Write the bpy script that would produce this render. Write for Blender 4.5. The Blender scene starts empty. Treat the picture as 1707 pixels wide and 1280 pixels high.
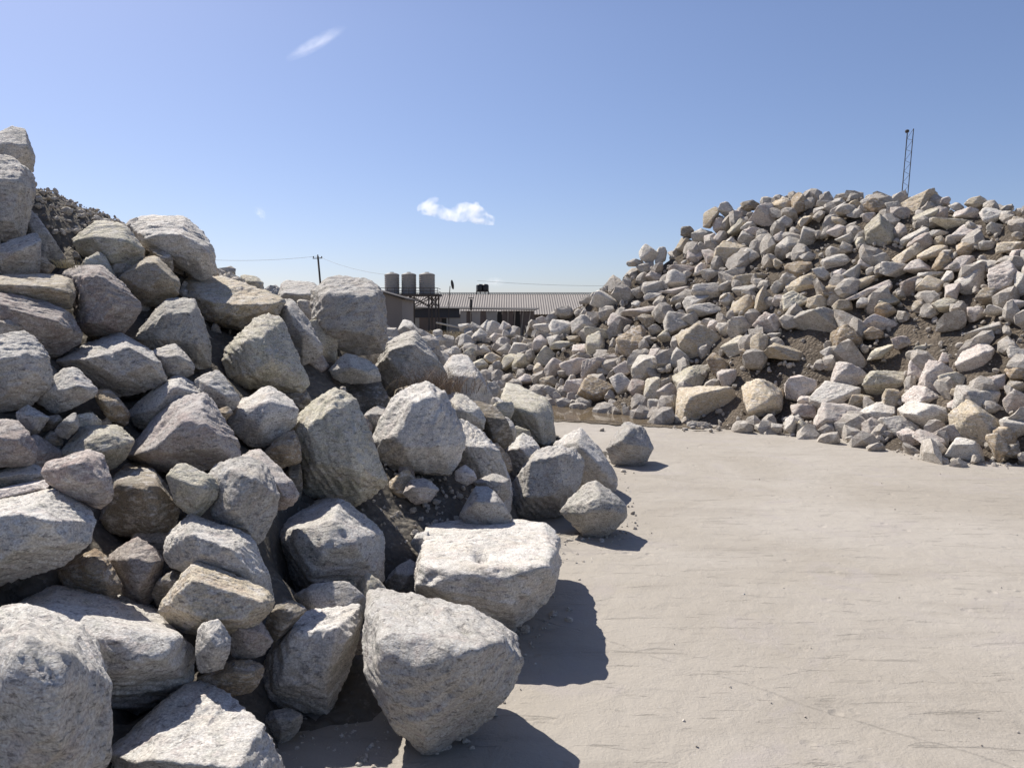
import bpy, bmesh, math, random
import numpy as np
from mathutils import Vector

# ------------------------------------------------------------------ camera, sky, sun, exposure
SC = bpy.context.scene
COL = SC.collection
PITCH = math.radians(5.06)
FPX = 1265.0                      # focal length in photo pixels (1707 wide)
CAM = np.array([0.0, 0.0, 1.6])
cam_data = bpy.data.cameras.new('camera')
cam_data.sensor_width = 36.0
cam_data.lens = FPX / 1707.0 * 36.0
cam_data.clip_start = 0.05
cam_data.clip_end = 9000.0
cam = bpy.data.objects.new('camera', cam_data)
cam.location = CAM
cam.rotation_euler = (math.radians(90) - PITCH, 0, 0)
COL.objects.link(cam)
SC.camera = cam

SUN_EL, SUN_AZ = math.radians(48.5), math.radians(-43.5)   # azimuth clockwise from +Y (negative = left)
SUN_DIR = Vector((math.sin(SUN_AZ) * math.cos(SUN_EL), math.cos(SUN_AZ) * math.cos(SUN_EL), math.sin(SUN_EL)))
world = bpy.data.worlds.new('World')
SC.world = world
world.use_nodes = True
wn, wl = world.node_tree.nodes, world.node_tree.links
bg = wn['Background']
sky = wn.new('ShaderNodeTexSky')
sky.sky_type = 'NISHITA'
sky.sun_disc = False
sky.sun_elevation = SUN_EL
sky.sun_rotation = SUN_AZ
sky.altitude = 0
sky.air_density = 0.85
sky.dust_density = 0.6
sky.ozone_density = 3.6
tint = wn.new('ShaderNodeMix'); tint.data_type = 'RGBA'; tint.blend_type = 'MULTIPLY'; tint.inputs[0].default_value = 1.0
tint.inputs[7].default_value = (1.06, 0.955, 0.985, 1)
wl.new(sky.outputs[0], tint.inputs[6])
# the air near the horizon is a duller blue than the model's, all the way round
geo = wn.new('ShaderNodeTexCoord'); sep = wn.new('ShaderNodeSeparateXYZ'); hr = wn.new('ShaderNodeValToRGB'); hz = wn.new('ShaderNodeMix')
hr.color_ramp.elements[0].position = 0.0; hr.color_ramp.elements[0].color = (.80, .83, .88, 1)
hr.color_ramp.elements[1].position = .34; hr.color_ramp.elements[1].color = (1, 1, 1, 1)
hz.data_type = 'RGBA'; hz.blend_type = 'MULTIPLY'; hz.inputs[0].default_value = 1.0
wl.new(geo.outputs['Generated'], sep.inputs[0]); wl.new(sep.outputs['Z'], hr.inputs[0])
wl.new(tint.outputs[2], hz.inputs[6]); wl.new(hr.outputs[0], hz.inputs[7]); wl.new(hz.outputs[2], bg.inputs[0])
bg.inputs[1].default_value = 0.094
sun_data = bpy.data.lights.new('sun', 'SUN')
sun_data.energy = 5.0
sun_data.angle = math.radians(0.5)
sun_data.color = (1.0, 0.955, 0.88)
sun = bpy.data.objects.new('sun', sun_data)
sun.rotation_euler = SUN_DIR.to_track_quat('Z', 'Y').to_euler()
COL.objects.link(sun)
SC.view_settings.view_transform = 'Standard'
SC.view_settings.look = 'None'
SC.view_settings.exposure = 0.45
SC.view_settings.gamma = 1.0
SC.view_settings.use_curve_mapping = False
SC.cycles.volume_bounces = 4
SC.cycles.max_bounces = 8
SC.cycles.volume_step_rate = 1.0

# ------------------------------------------------------------------ helpers
FW = np.array([0.0, math.cos(PITCH), -math.sin(PITCH)])
UP = np.array([0.0, math.sin(PITCH), math.cos(PITCH)])
RT = np.array([1.0, 0.0, 0.0])
def ray(px, py):
    return FW + RT * ((px - 853.5) / FPX) + UP * ((640.0 - py) / FPX)
def at(px, py, d):
    """a point of the place seen at a photo pixel, d metres ahead"""
    return CAM + ray(px, py) * d
def on_ground(px, py, z=0.0):
    r = ray(px, py)
    return CAM + r * ((z - CAM[2]) / r[2])

def tag(o, label=None, cat=None, group=None, kind=None):
    if label: o['label'] = label
    if cat: o['category'] = cat
    if group: o['group'] = group
    if kind: o['kind'] = kind
    return o
def empty(name, loc, rz=0.0):
    o = bpy.data.objects.new(name, None)
    o.empty_display_size = 0.2
    o.location = loc
    o.rotation_euler = (0, 0, rz)
    COL.objects.link(o)
    return o
def link_mesh(name, me, mat=None, parent=None, loc=None):
    o = bpy.data.objects.new(name, me)
    if mat is not None and not me.materials:
        me.materials.append(mat)
    COL.objects.link(o)
    if loc is not None: o.location = loc
    if parent is not None:
        o.parent = parent
    return o
def np_mesh(name, V, F, smooth=True):
    """V (n,3), F (m,3) or (m,4) integer array"""
    me = bpy.data.meshes.new(name)
    V = np.ascontiguousarray(V, dtype=np.float32); F = np.ascontiguousarray(F, dtype=np.int32)
    k = F.shape[1]
    me.vertices.add(len(V)); me.vertices.foreach_set('co', V.ravel())
    me.loops.add(F.size); me.loops.foreach_set('vertex_index', F.ravel())
    me.polygons.add(len(F))
    me.polygons.foreach_set('loop_start', np.arange(0, F.size, k, dtype=np.int32))
    me.polygons.foreach_set('loop_total', np.full(len(F), k, dtype=np.int32))
    me.polygons.foreach_set('use_smooth', np.full(len(F), smooth, dtype=bool))
    me.update(calc_edges=True)
    return me
class MB:
    """collects boxes, bars, tubes and lathes into one mesh"""
    def __init__(s): s.bm = bmesh.new()
    def hexa(s, P):
        v = [s.bm.verts.new(tuple(p)) for p in P]
        for f in ((0,3,2,1),(4,5,6,7),(0,1,5,4),(1,2,6,5),(2,3,7,6),(3,0,4,7)):
            s.bm.faces.new([v[i] for i in f])
        return s
    def box(s, x0, x1, y0, y1, z0, z1):
        return s.hexa([(x0,y0,z0),(x1,y0,z0),(x1,y1,z0),(x0,y1,z0),(x0,y0,z1),(x1,y0,z1),(x1,y1,z1),(x0,y1,z1)])
    def tube(s, pts, r, n=8, r1=None, cap=True):
        pts = [Vector(tuple(p)) for p in pts]
        r1 = r if r1 is None else r1
        rings = []
        for i, p in enumerate(pts):
            t = (pts[min(i+1, len(pts)-1)] - pts[max(i-1, 0)]).normalized()
            a = Vector((0,0,1)) if abs(t.z) < .9 else Vector((1,0,0))
            u = t.cross(a).normalized(); w = t.cross(u)
            rr = r + (r1 - r) * i / max(1, len(pts)-1)
            rings.append([s.bm.verts.new(p + (u*math.cos(2*math.pi*k/n) + w*math.sin(2*math.pi*k/n))*rr) for k in range(n)])
        for A, B in zip(rings, rings[1:]):
            for k in range(n):
                f = s.bm.faces.new((A[k], A[(k+1)%n], B[(k+1)%n], B[k])); f.smooth = n > 6
        if cap:
            s.bm.faces.new(rings[0][::-1]); s.bm.faces.new(rings[-1])
        return s
    def lathe(s, prof, c=(0,0,0), n=28):
        rings = [[s.bm.verts.new((c[0]+r*math.cos(2*math.pi*k/n), c[1]+r*math.sin(2*math.pi*k/n), c[2]+z)) for k in range(n)] for r, z in prof]
        for A, B in zip(rings, rings[1:]):
            for k in range(n):
                f = s.bm.faces.new((A[k], A[(k+1)%n], B[(k+1)%n], B[k])); f.smooth = True
        s.bm.faces.new(rings[0][::-1]); s.bm.faces.new(rings[-1])
        return s
    def build(s, name, mat, parent=None, loc=None):
        bmesh.ops.recalc_face_normals(s.bm, faces=s.bm.faces)
        me = bpy.data.meshes.new(name); s.bm.to_mesh(me); s.bm.free()
        return link_mesh(name, me, mat, parent, loc)

# vectorised gradient noise ------------------------------------------------
_rs = np.random.RandomState(7)
_perm = np.concatenate([_rs.permutation(512)] * 3).astype(np.int64)
_grad = _rs.normal(size=(512, 3)); _grad /= np.linalg.norm(_grad, axis=1)[:, None]
_grad = _grad.astype(np.float32)
def pnoise(P):
    P = np.asarray(P, dtype=np.float32)
    I = np.floor(P); Fp = P - I; I = I.astype(np.int64) & 511
    U = Fp * Fp * Fp * (Fp * (Fp * 6 - 15) + 10)
    out = None
    for dx in (0, 1):
        a = _perm[(I[:, 0] + dx) & 511]; wx = U[:, 0] if dx else 1 - U[:, 0]
        for dy in (0, 1):
            b = _perm[a + ((I[:, 1] + dy) & 511)]; wy = U[:, 1] if dy else 1 - U[:, 1]
            for dz in (0, 1):
                h = _perm[b + ((I[:, 2] + dz) & 511)]; wz = U[:, 2] if dz else 1 - U[:, 2]
                g = _grad[h]
                v = (g[:, 0] * (Fp[:, 0] - dx) + g[:, 1] * (Fp[:, 1] - dy) + g[:, 2] * (Fp[:, 2] - dz)) * wx * wy * wz
                out = v if out is None else out + v
    return out * 1.6
def fbm(P, octs=4, gain=0.5, ridged=False):
    s = np.zeros(len(P), np.float32); a = 1.0; P = np.asarray(P, np.float32)
    for o in range(octs):
        n = pnoise(P * (2.03 ** o) + 17.3 * o)
        s += a * ((1 - 2 * np.abs(n)) if ridged else n); a *= gain
    return s

# rocks --------------------------------------------------------------------
_ico = {}
def ico(level):
    if level not in _ico:
        bm = bmesh.new(); bmesh.ops.create_icosphere(bm, subdivisions=level, radius=1.0)
        bm.verts.ensure_lookup_table()
        _ico[level] = (np.array([v.co[:] for v in bm.verts]), np.array([[v.index for v in f.verts] for f in bm.faces]))
        bm.free()
    return _ico[level]
def hull_planes(P, merge=0.905):
    bm = bmesh.new()
    for p in P: bm.verts.new(tuple(p))
    res = bmesh.ops.convex_hull(bm, input=bm.verts)
    bm.normal_update()
    fs = sorted(bm.faces, key=lambda f: -f.calc_area())
    cl = []
    for f in fs:
        n = np.array(f.normal[:]); ar = f.calc_area()
        if ar < 1e-10: continue
        for c in cl:
            if c[0] @ n > merge:
                c[1] += n * ar; break
        else:
            cl.append([n, n * ar])
    bm.free()
    P = np.asarray(P)
    N = np.array([c[1] / np.linalg.norm(c[1]) for c in cl])
    D = np.array([np.sort(P @ n)[-3:].mean() for n in N])       # lets the foremost corner break off
    return N, D
def rock_mesh(name, P, seed, level, p=170, rough=1.0, chips=7, merge=0.905):
    """P: corner points of the rock (world). Returns mesh in local coordinates and its centre."""
    rng = np.random.RandomState(seed)
    P = np.asarray(P, float)
    c = P.mean(0); Q = P - c
    N, D = hull_planes(Q, merge)
    if D.min() <= 0:
        N, D = hull_planes(Q * 1.0); D = np.maximum(D, 1e-3)
    s = float(np.cbrt(np.prod(np.maximum(Q.max(0) - Q.min(0), 1e-3))))
    # broken-off corners: a few large, many small
    for k in range(chips * 2):
        n = rng.normal(size=3); n /= np.linalg.norm(n)
        sup = float((Q @ n).max())
        N = np.vstack([N, n]); D = np.append(D, sup * (rng.uniform(0.84, 0.93) if k < chips * .5 else rng.uniform(0.94, 1.0)))
    C = np.cov(Q.T) + np.eye(3) * 1e-5
    w, E = np.linalg.eigh(C); S = E @ np.diag(np.sqrt(w)) @ E.T
    V, F = ico(level)
    R = V @ S; R /= np.linalg.norm(R, axis=1)[:, None]
    T = np.maximum(R @ (N / D[:, None]).T, 1e-6)
    m = T.max(1)
    r = 1.0 / (m * ((T / m[:, None]) ** p).sum(1) ** (1.0 / p))
    X = R * r[:, None]
    # relief: broad waves, layered fracture steps, knobs
    off = rng.uniform(0, 90, 3)
    ax = rng.normal(size=3); ax /= np.linalg.norm(ax)
    L = X / s
    La = L + np.outer(L @ ax, ax) * 2.6                     # layers across ax
    d = 0.012 + 0.013 * fbm(L * 2.3 + off, 3)
    d += 0.017 * fbm(La * 3.4 + off + 31, 3, 0.55, True) - 0.012
    q = (L @ ax) * 4.5 + .07 * fbm(L * 5 + off + 12, 2) + rng.uniform(0, 9)
    st = q - np.floor(q); d += .011 * (np.clip(st * 5, 0, 1) - st) * np.clip(fbm(L * 1.6 + off + 5, 2) * 3, 0, 1)
    if level >= 4:
        d += 0.0075 * fbm(La * 6.0 + off + 55, 4, 0.55, True) - .006
    if level >= 5:
        d += 0.0045 * fbm(L * 36 + off + 77, 2, 0.6, True)
    X = X + R * (d * s * rough)[:, None]
    return np_mesh(name, X, F), c

def outline_points(outline, ridge, d, b, back=0.5):
    """corner points of a boulder: its contour where it stands, front edges nearer, a narrower far side"""
    O = np.array([o[:2] for o in outline], float)
    w, h = np.ptp(O[:, 0]), np.ptp(O[:, 1])
    spx = math.sqrt(w * h)
    cx, cy = O.mean(0)
    pts = []
    for o in outline:
        k = o[2] if len(o) > 2 else -b * max(0.0, (cy - o[1]) / (h * 0.5))
        pts.append((o[0], o[1], k))
    for x, y, k in ridge: pts.append((x, y, k))
    if not ridge:
        for (fx, fy, k) in ((-.2, -.15, .36), (.22, -.1, .36), (.0, .25, .32)):
            pts.append((cx + fx * w, cy + fy * h, k))
    for x, y in O[::2]:
        pts.append((cx + (x - cx) * .62, cy + (y - cy) * .62, -back - b * max(0.0, (cy - y) / (h * .5)) * .6))
    u = spx / FPX
    return np.array([CAM + ray(x, y) * (d - k * u * d) for x, y, k in pts])
# ------------------------------------------------------------------ materials
def new_mat(name):
    m = bpy.data.materials.new(name); m.use_nodes = True
    return m, m.node_tree.nodes, m.node_tree.links, m.node_tree.nodes['Principled BSDF']
def simple(name, col, rough=0.7, metal=0.0, var=0.25, scale=6.0, bump=0.0):
    m, n, l, b = new_mat(name)
    tc = n.new('ShaderNodeTexCoord'); nz = n.new('ShaderNodeTexNoise')
    nz.inputs['Scale'].default_value = scale; nz.inputs['Detail'].default_value = 6
    l.new(tc.outputs['Object'], nz.inputs['Vector'])
    mx = n.new('ShaderNodeMix'); mx.data_type = 'RGBA'
    mx.inputs[6].default_value = (*[c * (1 - var) for c in col], 1)
    mx.inputs[7].default_value = (*[min(1, c * (1 + var)) for c in col], 1)
    l.new(nz.outputs[0], mx.inputs[0]); l.new(mx.outputs[2], b.inputs['Base Color'])
    b.inputs['Roughness'].default_value = rough; b.inputs['Metallic'].default_value = metal
    if bump:
        bp = n.new('ShaderNodeBump'); bp.inputs['Strength'].default_value = bump; bp.inputs['Distance'].default_value = .02
        l.new(nz.outputs[0], bp.inputs['Height']); l.new(bp.outputs[0], b.inputs['Normal'])
    return m
def ramp(n, l, src, a, b_, ca=(0,0,0,1), cb=(1,1,1,1)):
    r = n.new('ShaderNodeValToRGB'); r.color_ramp.elements[0].position = a; r.color_ramp.elements[1].position = b_
    r.color_ramp.elements[0].color = ca; r.color_ramp.elements[1].color = cb
    l.new(src, r.inputs[0]); return r.outputs[0]
def mixc(n, l, f, a, b_, mode='MIX'):
    x = n.new('ShaderNodeMix'); x.data_type = 'RGBA'; x.blend_type = mode
    if isinstance(f, float): x.inputs[0].default_value = f
    else: l.new(f, x.inputs[0])
    for i, v in ((6, a), (7, b_)):
        if isinstance(v, tuple): x.inputs[i].default_value = (*v[:3], 1)
        else: l.new(v, x.inputs[i])
    return x.outputs[2]
def noise(n, l, vec, scale, detail=6, rough=.55, dist=0.0):
    z = n.new('ShaderNodeTexNoise'); z.inputs['Scale'].default_value = scale; z.inputs['Detail'].default_value = detail
    z.inputs['Roughness'].default_value = rough; z.inputs['Distortion'].default_value = dist
    l.new(vec, z.inputs['Vector']); return z.outputs[0]
def math_n(n, l, op, a, b_):
    x = n.new('ShaderNodeMath'); x.operation = op
    for i, v in ((0, a), (1, b_)):
        if isinstance(v, (int, float)): x.inputs[i].default_value = v
        else: l.new(v, x.inputs[i])
    return x.outputs[0]
def rock_mat(name, ca, cb, stain, stain_amt, k=1.0):
    """crystalline rock: two tones, mineral stains, pale veins, dark grains; k scales the grain size"""
    m, n, l, b = new_mat(name)
    tc = n.new('ShaderNodeTexCoord'); oi = n.new('ShaderNodeObjectInfo')
    va = n.new('ShaderNodeVectorMath'); va.operation = 'SCALE'; va.inputs[0].default_value = (37, 53, 71)
    l.new(oi.outputs['Random'], va.inputs['Scale'])
    ad = n.new('ShaderNodeVectorMath'); ad.operation = 'ADD'
    l.new(tc.outputs['Object'], ad.inputs[0]); l.new(va.outputs[0], ad.inputs[1])
    v = ad.outputs[0]
    mp = n.new('ShaderNodeMapping'); mp.inputs['Rotation'].default_value = (.6, .4, .3); mp.inputs['Scale'].default_value = (1, 1, 2.6)
    l.new(v, mp.inputs[0]); vl = mp.outputs[0]
    n1 = noise(n, l, v, 5.5 / k, 5, .55, .6)
    base = mixc(n, l, ramp(n, l, n1, .36, .64), ca, cb)
    n3 = noise(n, l, v, 3.4 / k, 4, .6, 1.0)
    st = math_n(n, l, 'MULTIPLY', ramp(n, l, n3, .5, .68), stain_amt)
    base = mixc(n, l, st, base, stain)
    n6 = noise(n, l, v, 11 / k, 5, .65, .5)
    base = mixc(n, l, math_n(n, l, 'MULTIPLY', ramp(n, l, n6, .52, .64), .38), base, tuple(c * f for c, f in zip(ca, (.86, .74, .76))))   # rosy mica
    n7 = noise(n, l, vl, 8 / k, 5, .65, .5)
    base = mixc(n, l, math_n(n, l, 'MULTIPLY', ramp(n, l, n7, .54, .66), .4), base, tuple(c * f for c, f in zip(ca, (.66, .70, .64))))   # greenish-dark bands
    n2 = noise(n, l, vl, 15 / k, 6, .7, .3)
    base = mixc(n, l, math_n(n, l, 'MULTIPLY', ramp(n, l, n2, .50, .62), .7), base, (.585, .545, .50))   # pale mineral
    n5 = noise(n, l, vl, 26 / k, 5, .7)
    base = mixc(n, l, math_n(n, l, 'MULTIPLY', ramp(n, l, n5, .55, .63), .68), base, (.15, .138, .13))   # dark grains
    n4 = noise(n, l, v, 120 / k, 3, .7)
    base = mixc(n, l, .75, base, ramp(n, l, n4, .32, .68, (.26, .26, .26, 1), (.76, .76, .76, 1)), 'OVERLAY')
    # each rock a little lighter or darker than its neighbours
    br = n.new('ShaderNodeHueSaturation'); l.new(base, br.inputs['Color'])
    mr = n.new('ShaderNodeMapRange'); mr.inputs[3].default_value = .8; mr.inputs[4].default_value = 1.18
    rr = math_n(n, l, 'FRACT', math_n(n, l, 'MULTIPLY', oi.outputs['Random'], 13.7), 0)
    l.new(rr, mr.inputs[0]); l.new(mr.outputs[0], br.inputs['Value'])
    l.new(br.outputs[0], b.inputs['Base Color'])
    b.inputs['Roughness'].default_value = .88
    b.inputs['Specular IOR Level'].default_value = .25
    h1 = noise(n, l, vl, 13 / k, 8, .68, .4); h2 = noise(n, l, v, 55 / k, 5, .75)
    vo = n.new('ShaderNodeTexVoronoi'); vo.feature = 'F1'; vo.inputs['Scale'].default_value = 24 / k; l.new(vl, vo.inputs['Vector'])
    hs = math_n(n, l, 'ADD', math_n(n, l, 'MULTIPLY', h1, 1.5), math_n(n, l, 'MULTIPLY', h2, .45))
    hs = math_n(n, l, 'ADD', hs, math_n(n, l, 'MULTIPLY', vo.outputs[0], .25))
    bp = n.new('ShaderNodeBump'); bp.inputs['Strength'].default_value = .5; bp.inputs['Distance'].default_value = .034 * k
    l.new(hs, bp.inputs['Height']); l.new(bp.outputs[0], b.inputs['Normal'])
    return m
TONES = {}
def make_tones(sfx, k):
    for key, a in dict(
        grey=((0.41,0.385,0.35), (0.57,0.54,0.495), (0.45,0.375,0.28), .4),
        white=((0.49,0.46,0.415), (0.575,0.55,0.51), (0.46,0.39,0.30), .3),
        ochre=((0.45,0.385,0.285), (0.565,0.495,0.39), (0.44,0.325,0.195), .5),
        pink=((0.47,0.415,0.378), (0.595,0.545,0.505), (0.41,0.30,0.265), .4),
        brown=((0.314,0.246,0.170), (0.440,0.361,0.258), (0.213,0.150,0.094), .5),
        blue=((0.415,0.391,0.346), (0.578,0.541,0.478), (0.427,0.384,0.308), .3),
        violet=((0.352,0.302,0.273), (0.503,0.444,0.395), (0.389,0.258,0.225), .4),
        green=((0.434,0.397,0.313), (0.590,0.547,0.445), (0.389,0.366,0.241), .35),
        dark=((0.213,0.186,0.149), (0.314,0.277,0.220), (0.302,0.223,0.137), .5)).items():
        if sfx: a = tuple(tuple(c * f for c, f in zip(q, (1.02, 1.0, .965))) for q in a[:3]) + a[3:]
        TONES[key + sfx] = rock_mat(key + '_rock' + sfx, *a, k=k)
make_tones('', 1.0)
make_tones('_far', 1.15)
def soil_mat(name, ca, cb, cc, sc=1.0):
    m, n, l, b = new_mat(name)
    tc = n.new('ShaderNodeTexCoord'); v = tc.outputs['Object']
    base = mixc(n, l, ramp(n, l, noise(n, l, v, 1.1 * sc, 6, .6, .5), .38, .62), ca, cb)
    base = mixc(n, l, math_n(n, l, 'MULTIPLY', ramp(n, l, noise(n, l, v, 26 * sc, 5, .7), .56, .66), .7), base, cc)
    l.new(base, b.inputs['Base Color']); b.inputs['Roughness'].default_value = .95
    b.inputs['Specular IOR Level'].default_value = .1
    vo = n.new('ShaderNodeTexVoronoi'); vo.inputs['Scale'].default_value = 22 * sc; l.new(v, vo.inputs['Vector'])
    h = math_n(n, l, 'ADD', noise(n, l, v, 12 * sc, 8, .7), math_n(n, l, 'MULTIPLY', vo.outputs[0], -.6))
    bp = n.new('ShaderNodeBump'); bp.inputs['Strength'].default_value = .9; bp.inputs['Distance'].default_value = .05
    l.new(h, bp.inputs['Height']); l.new(bp.outputs[0], b.inputs['Normal'])
    return m
SOIL_L = soil_mat('grey_soil', (.13,.116,.097), (.185,.165,.14), (.30,.28,.25))
SOIL_R = soil_mat('brown_soil', (.085,.07,.055), (.15,.122,.094), (.33,.295,.25))
GRAVEL = rock_mat('gravel_stone', (.33,.295,.25), (.50,.455,.395), (.29,.22,.145), .4, .6)
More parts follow.
